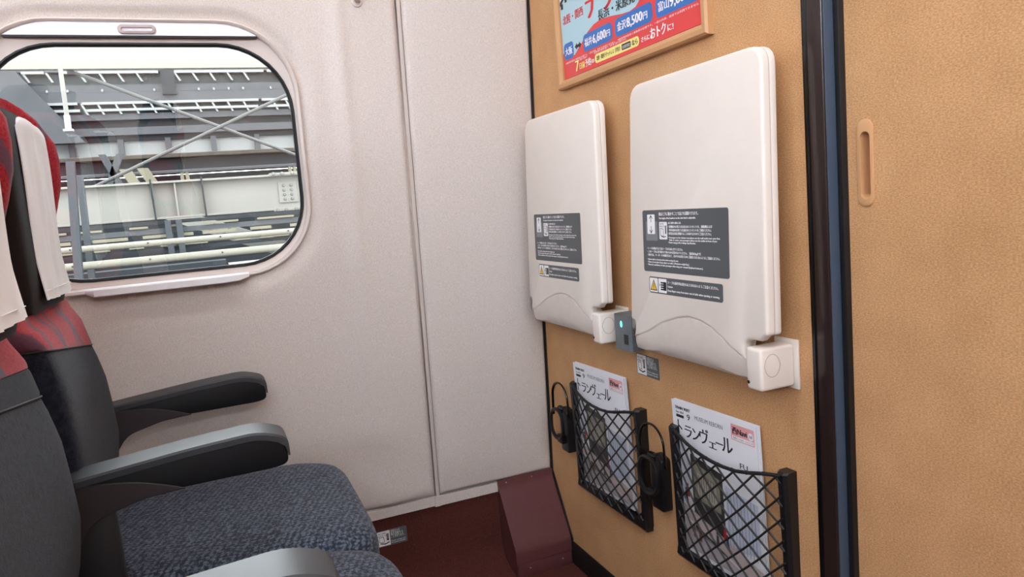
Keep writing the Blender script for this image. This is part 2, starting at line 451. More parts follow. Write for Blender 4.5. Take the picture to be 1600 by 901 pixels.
for y in (-.895, -.748):
    c = W(y, .7795, panel_off(y, .78) + .0); a = [(c[0], c[1] + u, c[2] + v) for u, v in disc(0, 0, .0075)]
    obj('screw_cap', loft([[(p[0] - .004, p[1], p[2]) for p in a], [(p[0] + .0006, p[1], p[2]) for p in a]]), 'wall', wall_left)

# window
window = thing('window_1', W(WC[0], .79, 0), 'rounded train window with pale bezel looking out on the station roof', None); tag(window, kind='structure')
def ring_loft(specs):
    """specs: (size, centre z, off)"""
    return loft([[W(y, z, off) for y, z in rr_ring(s, cz)[0]] for s, cz, off in specs], False, False)
obj('bezel', ring_loft([(BOUT, BCZ, -.024), (BOUT, BCZ, -.014), ((.579, .5115, .145), BCZ, -.0115), ((.575, .507, .143), BCZ, -.0105),
                         ((.568, .502, .141), BCZ, -.013), (BIN, BCZ, -.016), (BIN, BCZ, -.030)]), 'bezel', window, angle=50)
obj('liner', ring_loft([((.566, .502, .141), BCZ, -.029), (LINER, WC[1], -.034)]), 'bezel', window)
obj('gasket', ring_loft([((.559, .455, .1375), WC[1], -.036), ((.556, .452, .136), WC[1], -.031), ((.550, .446, .133), WC[1], -.031), (GLASS, WC[1], -.034), (GLASS, WC[1], -.043)]), 'black_rubber', window)
gp, _ = rr_ring((.552, .448, .134))
obj('pane', loft([[W(y, z, -.044) for y, z in gp], [W(y, z, -.039) for y, z in gp]]), 'window_glass', window, angle=20)
def clip_top(P, zc):
    out = []
    for i in range(len(P)):
        a, b = P[i], P[(i + 1) % len(P)]
        if a[1] >= zc: out.append(a)
        if (a[1] >= zc) != (b[1] >= zc): t = (zc - a[1]) / (b[1] - a[1]); out.append((lerp(a[0], b[0], t), zc))
    return out
bt = clip_top(rr_ring((.5635, .4995, .14), BCZ)[0], 1.277)
blind = obj('blind', loft([[W(y, z, -.030) for y, z in bt], [W(y, z, -.0175) for y, z in bt]]), 'blind', window)
bt2 = clip_top(rr_ring((.5635, .4995, .14), BCZ)[0], 1.2735); bt2 = [p for p in bt2 if p[1] < 1.2775] + [p for p in bt if abs(p[1] - 1.277) < 1e-6]
ys = sorted(p[0] for p in bt if abs(p[1] - 1.277) < 1e-6)
obj('edge_seal', [W(ys[0], 1.277, -.029), W(ys[1], 1.277, -.029), W(ys[1], 1.2738, -.029), W(ys[0], 1.2738, -.029),
                  W(ys[0], 1.277, -.019), W(ys[1], 1.277, -.019), W(ys[1], 1.2738, -.019), W(ys[0], 1.2738, -.019)] and
    ([W(ys[0], 1.277, -.029), W(ys[1], 1.277, -.029), W(ys[1], 1.2738, -.029), W(ys[0], 1.2738, -.029),
      W(ys[0], 1.277, -.019), W(ys[1], 1.277, -.019), W(ys[1], 1.2738, -.019), W(ys[0], 1.2738, -.019)],
     [(0, 1, 2, 3), (7, 6, 5, 4), (0, 4, 5, 1), (1, 5, 6, 2), (2, 6, 7, 3), (3, 7, 4, 0)]), 'black_rubber', blind)
hp = rrect(0, 0, .066, .0165, .008, 6)
hin = rrect(0, 0, .054, .0065, .003, 6)
HZ, HY = 1.2875, -.818
obj('handle', loft([[W(HY + u, HZ + v, -.020) for u, v in hp], [W(HY + u, HZ + v, -.0135) for u, v in hp], [W(HY + u * .95, HZ + v * .85, -.0125) for u, v in hp],
                    [W(HY + u, HZ + v, -.0125) for u, v in hin], [W(HY + u, HZ + v, -.018) for u, v in hin]]), 'blind_handle', blind)
def sill():
    secs = []
    for y, k in ((-1.01, 0), (-.972, 0), (-.955, 1), (-.72, 1), (-.692, .8), (-.672, 0)):
        d = .007 + .016 * k; b = .7935 - .0065 * k
        secs.append([W(y, z, o) for z, o in ((.803, -.022), (.803, d - .004), (.8005, d), (b + .002, d), (b, d - .003), (b, -.022))])
    return loft(secs)
obj('window_sill', sill(), 'sill', window)

# maroon foot of the wall, coved into the floor
prof = [(-.10, .20), (-.040, .20), (-.040, .09), (-.038, .06), (-.032, .038), (-.020, .020), (0, .008), (.03, .002), (.06, .0005), (.06, -.02), (-.10, -.02)]
bl = obj('baseboard_left', loft([[(x, y, z) for x, z in prof] for y in (-6, -.0005)]), 'maroon_carpet', angle=60); tag(bl, 'dark maroon carpeted foot of the side wall', kind='structure')
fl = obj('floor', box(-.12, 3.4, -6, .06, -.05, 0), 'maroon_carpet'); tag(fl, 'dark maroon speckled floor', kind='structure')

# ------------------------------------------------------------------ bulkhead, jamb, door
wf = obj('wall_front', box(-.12, .869, 0, .06, 0, 2.25), 'bulkhead', angle=0); tag(wf, 'orange brown bulkhead in front of the seats', kind='structure')
t1 = []
for z in [.001, .06, .066, .215, .3, .6, .9, 1.1, 1.36, 1.6, 2.0, 2.2]:
    x = interp(z, [0, .064, .066, .20, .215], [.050, .063, .064, -.020, -.026]) if z < .215 else xw(z)
    t1.append([(x - .006, -.0035, z), (x + .0035, -.0035, z), (x + .0035, -.0002, z), (x - .006, -.0002, z)])
c = obj('trim_1', loft(t1), 'black_rubber'); tag(c, 'thin black seal between side wall and bulkhead', kind='structure')
bb = obj('baseboard_front', box(.053, .869, -.004, -.0002, 0, .059, .001), 'black_rubber'); tag(bb, 'black skirting along the bulkhead foot', kind='structure')
jamb = thing('trim_2', (.89, .01, 0), 'dark door jamb with brown face and slate blue return', None); tag(jamb, kind='structure')
obj('edge_seal', box(.8695, .880, -.001, .06, 0, 2.25), 'black_gloss', jamb)
obj('face_strip', box(.8802, .9065, -.005, .06, 0, 2.25, .002, 3), 'jamb_brown', jamb)
obj('face_bead', box(.8775, .8815, -.0065, 0, 0, 2.25, .0015, 2), 'black_gloss', jamb)
obj('return_strip', box(.9066, .9085, -.003, .06, 0, 2.25, .001), 'jamb_slate', jamb)
obj('door_seal', box(.9087, .9175, .012, .06, 0, 2.25, .001), 'black_rubber', jamb)
DY = .021
door = thing('door_1', (1.3, DY, 0), 'orange brown sliding door with recessed finger pull', None); tag(door, kind='structure')
HC = (.9455, .9145); HW, HH = .0245, .1075
def door_panel():
    P, Q = ring(HC[0], HC[1], HW - .002, HH - .002, (HW - .002) / 2 - .0001, 2, 8); n = len(P); V, F = [], []
    for y in (DY, DY + .035):
        V += [(u, y, v) for u, v in P]; V += [(*[rect_pt(q, .9177, 1.95, 0, 2.1)[0]], y, rect_pt(q, .9177, 1.95, 0, 2.1)[1]) for q in Q]
    for i in range(n):
        j = (i + 1) % n
        F += [(i, j, n + j, n + i), (2 * n + i, 3 * n + i, 3 * n + j, 2 * n + j), (i, 2 * n + i, 2 * n + j, j), (n + i, n + j, 3 * n + j, 3 * n + i)]
    return V, F
obj('door_panel', door_panel(), 'bulkhead', door, angle=0)
mat('pull_tan', (205, 158, 112), 0.35, spec=0.5)
def stad(k, dz=0, dw=0): return rrect(HC[0], HC[1], HW * k - dw, HH * k + dz, (HW * k - dw) / 2 - .0001, 10)
o1 = stad(1); i1 = rrect(HC[0] + .0005, HC[1] - .003, .0145, .083, .00715, 10); i2 = rrect(HC[0] + .0005, HC[1] - .003, .011, .078, .0054, 10)
L = [[(u, DY - .0002, v) for u, v in o1], [(u, DY - .0018, v) for u, v in o1], [(HC[0] + (u - HC[0]) * .93, DY - .0024, HC[1] + (v - HC[1]) * .985) for u, v in o1],
     [(u, DY - .0022, v) for u, v in i1], [(lerp(u, p, .4), DY + .004, lerp(v, q, .4)) for (u, v), (p, q) in zip(i1, i2)], [(u, DY + .014, v) for u, v in i2]]
obj('finger_pull', loft(L, False, True), 'pull_tan', door, angle=50)
wr = obj('wall_right', box(3.3, 3.4, -6, .06, -.05, 2.25), 'wall'); tag(wr, 'pale beige wall across the aisle', kind='structure')
wb = obj('wall_back', box(-.12, 3.4, -6.1, -6, -.05, 2.25), 'bulkhead_back'); tag(wb, 'tan rear end wall of the carriage', kind='structure')
wf2 = obj('wall_front_far', box(1.95, 3.4, 0, .06, 0, 2.25), 'bulkhead_back'); tag(wf2, 'orange brown bulkhead beyond the door', kind='structure')
wf3 = obj('wall_front_top', box(.9177, 1.95, .02, .06, 2.1, 2.25), 'bulkhead_back'); tag(wf3, 'orange brown panel above the door', kind='structure')
ce = obj('ceiling', box(-.12, 3.4, -6.1, .06, 2.25, 2.3), 'ceiling'); tag(ce, 'plain pale ceiling', kind='structure')
for x, z, lb in ((.92, 2.25, 'long glowing ceiling lamp over the window seats'), (2.2, 2.25, 'long glowing ceiling lamp over the seats across the aisle')):
    lt = thing('ceiling_lamp', (x, -3, z), lb, 'lamp', 'ceiling lamps')
    obj('housing', box(x - .12, x + .12, -5.9, -.12, z - .04, z - .0005, .004), 'ceiling', lt)
    obj('diffuser', box(x - .10, x + .10, -5.88, -.14, z - .055, z - .0405, .003), 'lamp_diffuser', lt)
lt = thing('fill_lamp', (3.2, -3, 1.6), 'long glowing fill lamp added on the far wall', 'lamp')  # added fill light, brightens the lower side wall and bulkhead
obj('housing', box(3.255, 3.2995, -5.9, -.12, 1.62, 1.90, .004), 'ceiling', lt)
obj('diffuser', box(3.235, 3.2545, -5.88, -.14, 1.64, 1.88, .003), 'fill_diffuser', lt)

# ------------------------------------------------------------------ duct cover in the corner
dc = thing('duct_cover', (.03, -.07, 0), 'maroon painted metal duct cover in the corner by the bulkhead', 'duct cover')
def dprof(off, y): return [(x, y, z) for x, z in off]
cov = [(-.028, .219), (-.022, .219), (-.020, .205), (-.014, .190), (.052, .086), (.060, .072), (.063, .058), (.063, .036), (.060, .036), (.060, .058), (.050, .080), (-.018, .186), (-.026, .205)]
obj('cover_plate', loft([dprof(cov, -.1535), dprof(cov, -.0045)]), 'maroon_metal', dc, angle=25)
base = [(-.038, .20), (-.024, .20), (-.018, .184), (.049, .079), (.057, .058), (.057, .001), (-.038, .001)]
obj('side_box', loft([dprof(base, -.1505), dprof(base, -.0045)]), 'maroon_metal', dc, angle=25)
obj('foot_plate', box(.056, .0605, -.149, -.0045, .0005, .034, .0008), 'maroon_metal', dc)
mat('screw', (190, 175, 172), 0.3, metal=.8)
for y, z in ((-.132, .211), (-.062, .211), (-.118, .019), (-.03, .019)):
    x = -.0212 if z > .1 else .0605
    obj('screw', loft([[(x, y + u, z + v) for u, v in disc(0, 0, .0022, 10)], [(x + .001, y + u * .7, z + v * .7) for u, v in disc(0, 0, .0022, 10)]]), 'screw', dc)

# coat hook high on the wall
hk = thing('coat_hook', W(-.396, 1.344, 0), 'round beige coat hook knob high on the side wall', 'hook')
def wdisc(y, z, r, off): return [W(y + u, z + v, off) for u, v in disc(0, 0, r, 24)]
obj('base_ring', loft([wdisc(-.396, 1.344, .0115, -.002), wdisc(-.396, 1.344, .0115, .002), wdisc(-.396, 1.344, .0095, .003), wdisc(-.396, 1.344, .0068, .003), wdisc(-.396, 1.344, .0066, -.001)]), 'wall', hk)
obj('knob', loft([wdisc(-.396, 1.3455, .0042, -.001), wdisc(-.396, 1.3455, .0048, .014), wdisc(-.396, 1.3455, .0058, .018), wdisc(-.396, 1.3455, .0052, .022), wdisc(-.396, 1.3455, .002, .0235)]), 'blind_handle', hk)

# ------------------------------------------------------------------ folding tables on the bulkhead
TSLOPE = .033
def tfront(z): return -.050 - (1.075 - z) * TSLOPE
def folding_table(dx, label):
    t = thing('folding_table', (.68, 0, .62), label, 'table', 'folding tables on the bulkhead')
    TL, TR, BL, BR = .526, .848, .504, .853
    def xl(z): return lerp(TL, BL, (1.075 - z) / .45)
    def xr(z): return lerp(TR, BR, (1.075 - z) / .385)
    curve = [(.806, .656), (.792, .660), (.775, .668), (.752, .681), (.730, .691), (.705, .698), (.676, .700), (.645, .695), (.604, .682), (.565, .664), (.532, .652), (.512, .648)]
    out = round_poly([(xr(.694), .694, .006), (TR, 1.081, .028), (TL, 1.081, .030), (xl(.676), .676, .004), (xl(.676) + .012, .676, .004), (xl(.656) + .012, .656, .004), (xl(.650) + .004, .652, .002)], .01, 5)
    bottom = list(reversed(curve))
    outline = out + bottom + [(.8045, .664), (.8045, .672), (.807, .679), (.813, .6835), (.822, .685), (.838, .6855)]
    def place(u, v, w): return (u, tfront(v) + w, v)
    sh = obj('table_top', mp(prism(outline, .0125, 0, .0045, 3, False), place), 'cream', t, angle=35)
    rear = round_poly([(xr(.694) + .0005, .694, .006), (TR + .0005, 1.0812, .028), (TL, 1.0812, .030), (BL + .002, .66, .004), (.80, .66, .004), (.806, .690, .004)], .01, 5)
    obj('table_back', mp(prism(rear, .0245, .0133, .002, 2), place), 'cream', t, angle=35)
    obj('edge_groove', mp(prism([(p[0] * .998 + .00136, p[1] * .999 + .0009) for p in rear], .0135, .0124), place), 'cream_seam', t)
    # apron below the wave line, falling back towards the wall
    n = len(curve); rows = 6; V, F = [], []
    bot = [lerp(.804, .500, i / (n - 1)) for i in range(n)]
    for j in range(rows + 1):
        s = j / rows
        for i in range(n):
            u = lerp(curve[i][0], bot[i], s); zb = .619 + .003 * math.sin(math.pi * i / (n - 1)); v = lerp(curve[i][1], zb, s)
            edge = .006 * max(0, 1 - min(i, n - 1 - i) / 1.0)
            V.append((u, tfront(v) + .0006 + .012 * s ** 1.6 + edge + (.008 if j == rows else 0), v))
    for j in range(rows):
        for i in range(n - 1): F.append((j * n + i, j * n + i + 1, (j + 1) * n + i + 1, (j + 1) * n + i))
    k = len(V); V += [(bot[i], -.02, .622) for i in range(n)] + [(curve[i][0], -.02, curve[i][1]) for i in range(n)]
    for i in range(n - 1): F += [(rows * n + i, rows * n + i + 1, k + i + 1, k + i), (k + i, k + i + 1, k + n + i + 1, k + n + i), (i, k + n + i, k + n + i + 1, i + 1)]
    for i, rv in ((0, 0), (n - 1, 1)): F.append(tuple([j * n + i for j in range(rows + 1)] + [k + i, k + n + i]))
    obj('apron', (V, F), 'cream_apron', t, angle=35)
    obj('hinge_rod', tube([(.49, -.030, .645), (.83, -.030, .645)], .016, n=16), 'cream_seam', t)
    br = obj('hinge_box', box(.8085, .8395, -.0645, -.004, .6135, .6745, .005, 3), 'cream', t, angle=50)
    obj('wall_plate', box(.800, .8455, -.0042, -.0003, .6085, .6795, .001), 'cream', t)
    drop = []
    for i in range(28):
        a = 2 * math.pi * i / 28; r = .0145; y = math.cos(a) * r * .95; z = math.sin(a) * r * 1.25 + (.004 if math.sin(a) < 0 else 0)
        drop.append((.8396, -.0445 + y, .647 + z))
    obj('cap_outline', tube(drop, .0005, True, 6), 'cream_seam', br)
    obj('cap', loft([[(.8388, y, z) for _, y, z in drop], [(.8398, -.0445 + (y + .0445) * .93, .647 + (z - .647) * .93) for _, y, z in drop]]), 'cream', br)
    obj('pin_hole', loft([[(.8135 + u, -.0640, .6245 + v) for u, v in disc(0, 0, .0025, 12)], [(.8135 + u, -.0648, .6245 + v) for u, v in disc(0, 0, .0025, 12)]]), 'black_print', br)
    # stickers: print on the sloping face
    def sheet(u0, z0):
        nv = Vector((0, -1, -TSLOPE)).normalized(); vv = Vector((0, TSLOPE, 1)).normalized()
        return Sheet((u0, tfront(z0) - .0003, z0), (1, 0, 0), vv, nv)
    def sticker(name, u0, z0, w, h):
        nv = .0002
        return obj(name, mp(prism(rrect(u0 + w / 2, z0 + h / 2, w, h, .004), .0, -.0003), place), 'sticker', t, angle=0)
    st = sticker('notice_sticker', .556, .7675, .222, .1025)
    s = sheet(.556, .7675)
    s.rect('pictogram', 'sticker_grey', .010, .052, .044, .084, 2, .001); s.rect('pictogram', 'white_print', .0145, .063, .037, .0955, 3, .002)
    for d in (1, -1):
        yb = .0805 if d > 0 else .078
        yy = lambda q: yb + d * q
        s.poly('pictogram_arrow', 'black_print', [(.0251, yy(.002)), (.0264, yy(.002)), (.0264, yy(.0125)), (.0251, yy(.0125))], 4)
        for e in (1, -1):
            s.poly('pictogram_arrow', 'black_print', [(.02575, yy(.0142)), (.02575, yy(.0120)), (.02575 + e * .004, yy(.0075)), (.02575 + e * .0048, yy(.0085))], 4)
    s.rect('pictogram', 'white_print', .049, .0545, .0715, .083, 2, .002)
    s.text('pictogram_mark', 'black_print', 'AC100V', .051, .0785, .004, 4, .011); s.text('pictogram_mark', 'black_print', '60Hz 2A', .051, .0745, .004, 4, .0125)
    for q in ([(.053, .061), (.062, .0595), (.0605, .0715), (.052, .0725)],): 
        for a, b in zip(q, q[1:] + q[:1]):
            dx_, dy_ = b[0] - a[0], b[1] - a[1]; ln = math.hypot(dx_, dy_); nx, ny = -dy_ / ln * .0004, dx_ / ln * .0004
            s.poly('pictogram_mark', 'black_print', [(a[0] - nx, a[1] - ny), (b[0] - nx, b[1] - ny), (b[0] + nx, b[1] + ny), (a[0] + nx, a[1] + ny)], 4)
    s.poly('pictogram_mark', 'black_print', [(.0545, .0590), (.062, .0575), (.068, .0590), (.0665, .0602), (.062, .0588), (.0555, .0600)], 4)
    s.rect('pictogram_mark', 'grey_print', .0655, .0635, .0695, .077, 4)
    T = lambda a, u, v, h, w: s.text('lettering', 'white_print', a, u, v, h, 3, w, bold=.0003)
    T('枕は上下に動かすことで高さを調節できます。', .049, .0935, .0062, .104); T('The height of the headrest on the chair back is adjustable.', .049, .0875, .0042, .098)
    T('AC100V 60Hz 2A', .0745, .0795, .0048, .034)
    T('・窓側席のお客さまは足元のコンセントを、通路側および', .0735, .0735, .0046, .112)
    T('　中央の席のお客さまは前方のコンセントをご利用ください。', .0765, .0680, .0046, .107); T('・停電又は電圧変動することがありますのでご注意ください。', .0735, .0625, .0046, .110)
    T('・Passengers in the window seat please use the wall outlet near your feet.', .0735, .0565, .0040, .130)
    T('Aisle or center seat passengers please use the outlet in front of you.', .0765, .0525, .0040, .120); T('・Power may go off or voltage may fluctuate.', .0735, .0485, .0040, .072)
    T('・シートを回転するときはテーブルをはね上げてください。', .012, .0375, .0046, .100)
    T('・このテーブルに寄り掛けたり重いものを置かないでください。［最重は5kgまで］', .012, .0320, .0046, .145)
    T('・車内では、キーボードの操作音など、まわりのお客さまのご迷惑とならないようにご配慮ください。', .012, .0265, .0046, .190)
    T('・Return table to closed position when turning the seat.', .012, .0195, .0040, .088); T('・Please do not place heavy objects on table. [ Maximum weight:5kg ]', .012, .0150, .0040, .115)
    T('・Please be considerate of other passengers when using your computer(keyboard noise,etc.).', .012, .0105, .0040, .150)
    s.build(st)
    st2 = sticker('caution_sticker', .5705, .7315, .192, .0275); s = sheet(.5705, .7315)
    s.rect('pictogram', 'white_print', .002, .002, .0255, .0255, 2, .0015); s.rect('pictogram', 'white_print', .0275, .002, .051, .0255, 2, .0015)
    s.poly('warning_triangle', 'black_print', [(.0035, .0045), (.024, .0045), (.01375, .0235)], 3); s.poly('warning_triangle', 'yellow_print', [(.0058, .0060), (.0217, .0060), (.01375, .0208)], 4)
    s.rect('warning_triangle', 'black_print', .0131, .0100, .0144, .0165, 5); s.rect('warning_triangle', 'black_print', .0131, .0075, .0144, .0088, 5)
    for k in range(4): s.rect('hand_mark', 'black_print', .0340, .0065 + k * .0037, .0460, .0090 + k * .0037, 3, .0011)
    s.rect('hand_mark', 'black_print', .0420, .0060, .0500, .0205, 3, .002); s.rect('hand_mark', 'black_print', .0305, .0130, .0320, .0165, 3)
    T('テーブル操作時は指をはさまれないようご注意ください。', .054, .0185, .0052, .128); T('Caution', .054, .0125, .0042, .0135)
    T('Keep fingers away from inner end of table when opening or stowing.', .054, .0058, .0046, .131)
    s.build(st2)
    return t
tb2 = folding_table(0, 'cream folding table on the bulkhead nearer the door jamb')
tb1 = copy_tree(tb2, (.68 - .4475, 0, .62), 'cream folding table on the bulkhead beside the side wall')

# power outlet between the tables
ot = thing('power_outlet', (.43, 0, .61), 'grey power outlet box with green light between the two folding tables', 'outlet')
ob = obj('housing', loft([[(x, y, z) for x, y in ((.405, -.0005), (.405, -.036), (.410, -.041), (.458, -.041), (.463, -.036), (.463, -.0005))] for z in (.606, .609, .670, .674)]), 'outlet', ot, angle=25)
obj('lamp', mp(loft([[(u * k, v * k, w) for u, v in [(math.cos(a) * .0035, math.sin(a) * .0065) for a in [2 * math.pi * i / 16 for i in range(16)]]] for k, w in ((1, 0), (.9, .0008))]), lambda u, v, w: (.4345 + u, -.0411 - w, .6565 + v)), 'led_green', ot)
obj('socket', box(.442, .457, -.0416, -.0405, .619, .638), 'black_print', ot)

def outlet_sticker(name, P, U, V, N, w, h, label):
    t = thing(name, P, label, 'sticker', 'outlet stickers'); s = Sheet(P, U, V, N)
    s2 = rrect(w / 2, h / 2, w, h, .003); s.poly('backing', 'sticker', s2, 1)
    s.rect('pictogram', 'white_print', .0015, .0015, w * .44, h - .0015, 2, .002)
    k = h / .04
    s.text('pictogram_mark', 'black_print', 'AC100V', .004, h - .009 * k, .006 * k, 3, w * .26); s.text('pictogram_mark', 'black_print', '60Hz 2A', .004, h - .0145 * k, .006 * k, 3, w * .30)
    q = [(.006, .012 * k), (.0065, .024 * k), (.0165, .0235 * k), (.0175, .011 * k)]
    for a, b in zip(q, q[1:] + q[:1]):
        dx_, dy_ = b[0] - a[0], b[1] - a[1]; ln = math.hypot(dx_, dy_); nx, ny = -dy_ / ln * .0005, dx_ / ln * .0005
        s.poly('pictogram_mark', 'black_print', [(a[0] - nx, a[1] - ny), (b[0] - nx, b[1] - ny), (b[0] + nx, b[1] + ny), (a[0] + nx, a[1] + ny)], 3)
    s.poly('pictogram_mark', 'black_print', [(.007, .008 * k), (.02, .005 * k), (.030, .0085 * k), (.0285, .0105 * k), (.02, .0075 * k), (.008, .010 * k)], 3)
    s.rect('pictogram_mark', 'black_print', .0235, .014 * k, .029, .031 * k, 3); s.rect('pictogram_mark', 'grey_print', .0245, .018 * k, .028, .030 * k, 4)
    for i, (a, ww) in enumerate((('停電または', .30), ('電圧変動する', .40), ('ことがあります。', .44))): s.text('lettering', 'white_print', a, w * .47, h * (.78 - .17 * i), .0075 * k, 2, w * ww)
    s.text('lettering', 'white_print', 'Power outage and', w * .47, h * .22, .0045 * k, 2, w * .46); s.text('lettering', 'white_print', 'fluctuation is possible.', w * .47, h * .11, .0045 * k, 2, w * .47)
    s.build(t); return t
outlet_sticker('outlet_sticker', (.415, -.0003, .5505), (1, 0, 0), (0, 0, 1), (0, -1, 0), .077, .0415, 'dark grey outlet sticker on the bulkhead under the folding table')
outlet_sticker('outlet_sticker', (-.0397, -.462, .118), (0, 1, 0), (0, 0, 1), (1, 0, 0), .073, .0395, 'dark grey outlet sticker on the maroon foot of the side wall')

# ------------------------------------------------------------------ poster in a frame
PX0, PX1, PZB, PZT = .190, .695, 1.129, 1.560
ps = thing('framed_poster', (.45, 0, PZB), 'red and blue fare poster in a tan frame above the folding tables', 'poster')
def bar(p, q, inw):
    """mitred frame bar from corner p to q; inw = unit vector inwards"""
    (x0, z0), (x1, z1) = p, q; d = Vector((x1 - x0, z1 - z0)).normalized(); i = Vector(inw); w = .018
    secs = []
    for (x, z), e in ((p, 1), (q, -1)):
        L = []
        for a, y in ((0, -.0003), (0, -.011), (.003, -.015), (.010, -.015), (w, -.0095), (w, -.0003)):
            v = Vector((x, z)) + i * a + d * (a * e); L.append((v.x, y, v.y))
        secs.append(L)
    return loft(secs)
cs = [(PX0, PZB), (PX1, PZB), (PX1, PZT), (PX0, PZT)]
for k, inw in enumerate(((0, 1), (-1, 0), (0, -1), (1, 0))): obj('frame_bar', bar(cs[k], cs[(k + 1) % 4], inw), 'frame_wood', ps, angle=20)
sh = Sheet((0, -.006, 0), (1, 0, 0), (0, 0, 1), (0, -1, 0))
sheet_o = obj('print_sheet', box(PX0 + .02, PX1 - .02, -.006, -.001, PZB + .02, PZT - .02), 'poster_red', ps)
bx = [(.205, 1.203), (.235, 1.189), (.262, 1.190), (.290, 1.204), (.32, 1.221), (.345, 1.229), (.372, 1.232), (.41, 1.228), (.447, 1.222), (.475, 1.2195), (.495, 1.222), (.512, 1.232), (.530, 1.260), (.545, 1.32), (.55, PZT - .021), (.211, PZT - .021)]
sh.poly('sky_field', 'poster_sky', [(max(a, .2105), b) for a, b in bx], 1)
sh.rect('fare_pill', 'poster_blue', .216, 1.186, .258, 1.219, 3, .009)
sh.poly('arrow_mark', 'black_print', [(.264, 1.204), (.273, 1.211), (.273, 1.207), (.283, 1.207), (.283, 1.211), (.292, 1.204), (.283, 1.197), (.283, 1.201), (.273, 1.201), (.273, 1.197)], 3)
for a, b in ((.300, .412), (.423, .545), (.555, .672)): sh.rect('fare_pill', 'poster_blue', a, 1.1855, b, 1.2185, 3, .010)
def pt(st, u, v, h, w, m='white_print', bold=.0006): sh.text('lettering', m, st, u, v, h, 5, w, bold=bold)
pt('大阪', .221, 1.196, .017, .032)
for nm, pr, u in (('福井', '6,600', .306), ('金沢', '8,500', .431), ('富山', '9,600', .563)):
    pt(nm, u, 1.196, .017, .030); pt(pr, u + .033, 1.1945, .023, .050, bold=.0011); pt('円', u + .0855, 1.1955, .014, .013)
pt('北陸・関西', .220, 1.258, .020, .088, 'poster_redtext'); pt('ナク', .320, 1.246, .058, .112, 'poster_redtext', .0025)
pt('長浜・米原発', .365, 1.232, .021, .130, 'black_print', .0009)
for v, a, b in ((1.178, .22, .42), (1.1785, .43, .69 - .02), (1.1745, .34, .46)): pt('※指定席特急券と乗車券が必要です。一部の列車、座席では利用できません', a, v, .0042, b - a, bold=0)
pt('7', .262, 1.156, .030, .014, 'poster_yellow', .0014); pt('日前', .279, 1.158, .014, .022, 'poster_yellow'); pt('予約', .303, 1.158, .016, .024); pt('の', .330, 1.159, .010, .009)
pt('ご乗車の７日前まで', .279, 1.174, .004, .034, bold=0)
sh.rect('offer_pill', 'poster_yellow', .342, 1.1555, .500, 1.1725, 3, .0075)
pt('北陸・関西チケットレス（早特7）', .349, 1.1605, .0095, .088, 'black_print', .0003); sh.rect('offer_tab', 'black_print', .442, 1.159, .4725, 1.1695, 4, .002)
pt('座席数限定', .4445, 1.1615, .0065, .026, 'white_print', 0); pt('なら', .477, 1.160, .011, .018, 'black_print')
pt('さらに', .507, 1.159, .010, .026); pt('おトク', .536, 1.158, .021, .045, bold=.001); pt('に!', .586, 1.159, .013, .016)
# train drawing at the upper edge
sh.poly('train_drawing', 'white_print', [(.214, 1.302), (.290, 1.345), (.290, 1.375), (.214, 1.330)], 3); sh.poly('train_drawing', 'black_print', [(.212, 1.296), (.292, 1.341), (.292, 1.349), (.212, 1.304)], 4)
for k in range(4): sh.rect('train_drawing', 'black_print', .216 + k * .018, 1.289 + k * .010, .225 + k * .018, 1.300 + k * .010, 4)
sh.build(sheet_o)

# ------------------------------------------------------------------ net pockets, magazines, holders
NTS = [0, .10, .2, .35, .48, .6, .70, .80, .89, 1]; NTZ = [.480, .4755, .4715, .467, .4645, .4635, .4645, .469, .4745, .479]
def net_pocket(X0, X1, label):
    t = thing('net_pocket', ((X0 + X1) / 2, 0, .24), label, 'net pocket', 'net pockets on the bulkhead')
    ZB, ZT = .241, .484; D = -.022; bw = .020
    for x in (X0, X1 - bw):
        secs = []
        for z, d in ((ZB + .004, -.017), (.36, -.0185), (.46, D), (ZT - .003, D - .001), (ZT, D + .003)):
            secs.append([(x, -.0003, z), (x, d + .005, z), (x + .005, d, z), (x + bw - .005, d, z), (x + bw, d + .005, z), (x + bw, -.0003, z)])
        obj('side_bar', loft(secs), 'black_plastic', t, angle=30)
    secs = []
    for x in (X0 + .002, X1 - .002):
        secs.append([(x, -.0003, ZB - .006), (x, -.015, ZB - .006), (x, -.018, ZB - .001), (x, -.016, ZB + .012), (x, -.0003, ZB + .012)])
    obj('bottom_bar', loft(secs), 'black_plastic', t, angle=30)
    xa, xb = X0 + bw - .004, X1 - bw + .011
    def top(s): return interp(s, NTS, NTZ)
    def P(s, q, o=0):
        z = lerp(ZB + .008, top(s), q); b = math.sin(math.pi * s) * (.010 + .010 * q)
        return (lerp(xa, xb, s), -.0185 - b - .003 * q - o, z)
    strands = []
    NX, NY = 7.0, 6.6
    def seg(c, sg):
        pts = []
        for k in range(361):
            q = k / 360; s = (c + sg * q * NY) / NX
            if 0 <= s <= 1: pts.append(P(s, q, .0004 * sg))
        return pts[:-1:9] + pts[-1:]
    c = -14.0
    while c < 15:
        for sg in (1, -1):
            p = seg(c + .25, sg)
            if len(p) > 2: strands.append(tube(p, .0018, n=5))
        c += 1.0
    obj('net', join(*strands), 'black_rubber', t, angle=60)
    tp = [P(k / 40, 1) for k in range(41)]
    cord = obj('top_cord', tube(tp, .0030, n=8), 'black_rubber', t)
    for k in range(1, 9):
        x, y, z = P(k / 9.0, 1); v = [(x + .0042 * math.cos(a) * math.cos(b), y + .0036 * math.cos(b) * math.sin(a), z + .0034 * math.sin(b)) for b in (-1.2, -.5, .2, .9, 1.4) for a in [2 * math.pi * i / 8 for i in range(8)]]
        obj('knot', loft([v[i * 8:(i + 1) * 8] for i in range(5)]), 'black_rubber', cord)
    return t
net_pocket(.150, .440, 'black net pocket on the bulkhead nearer the side wall')
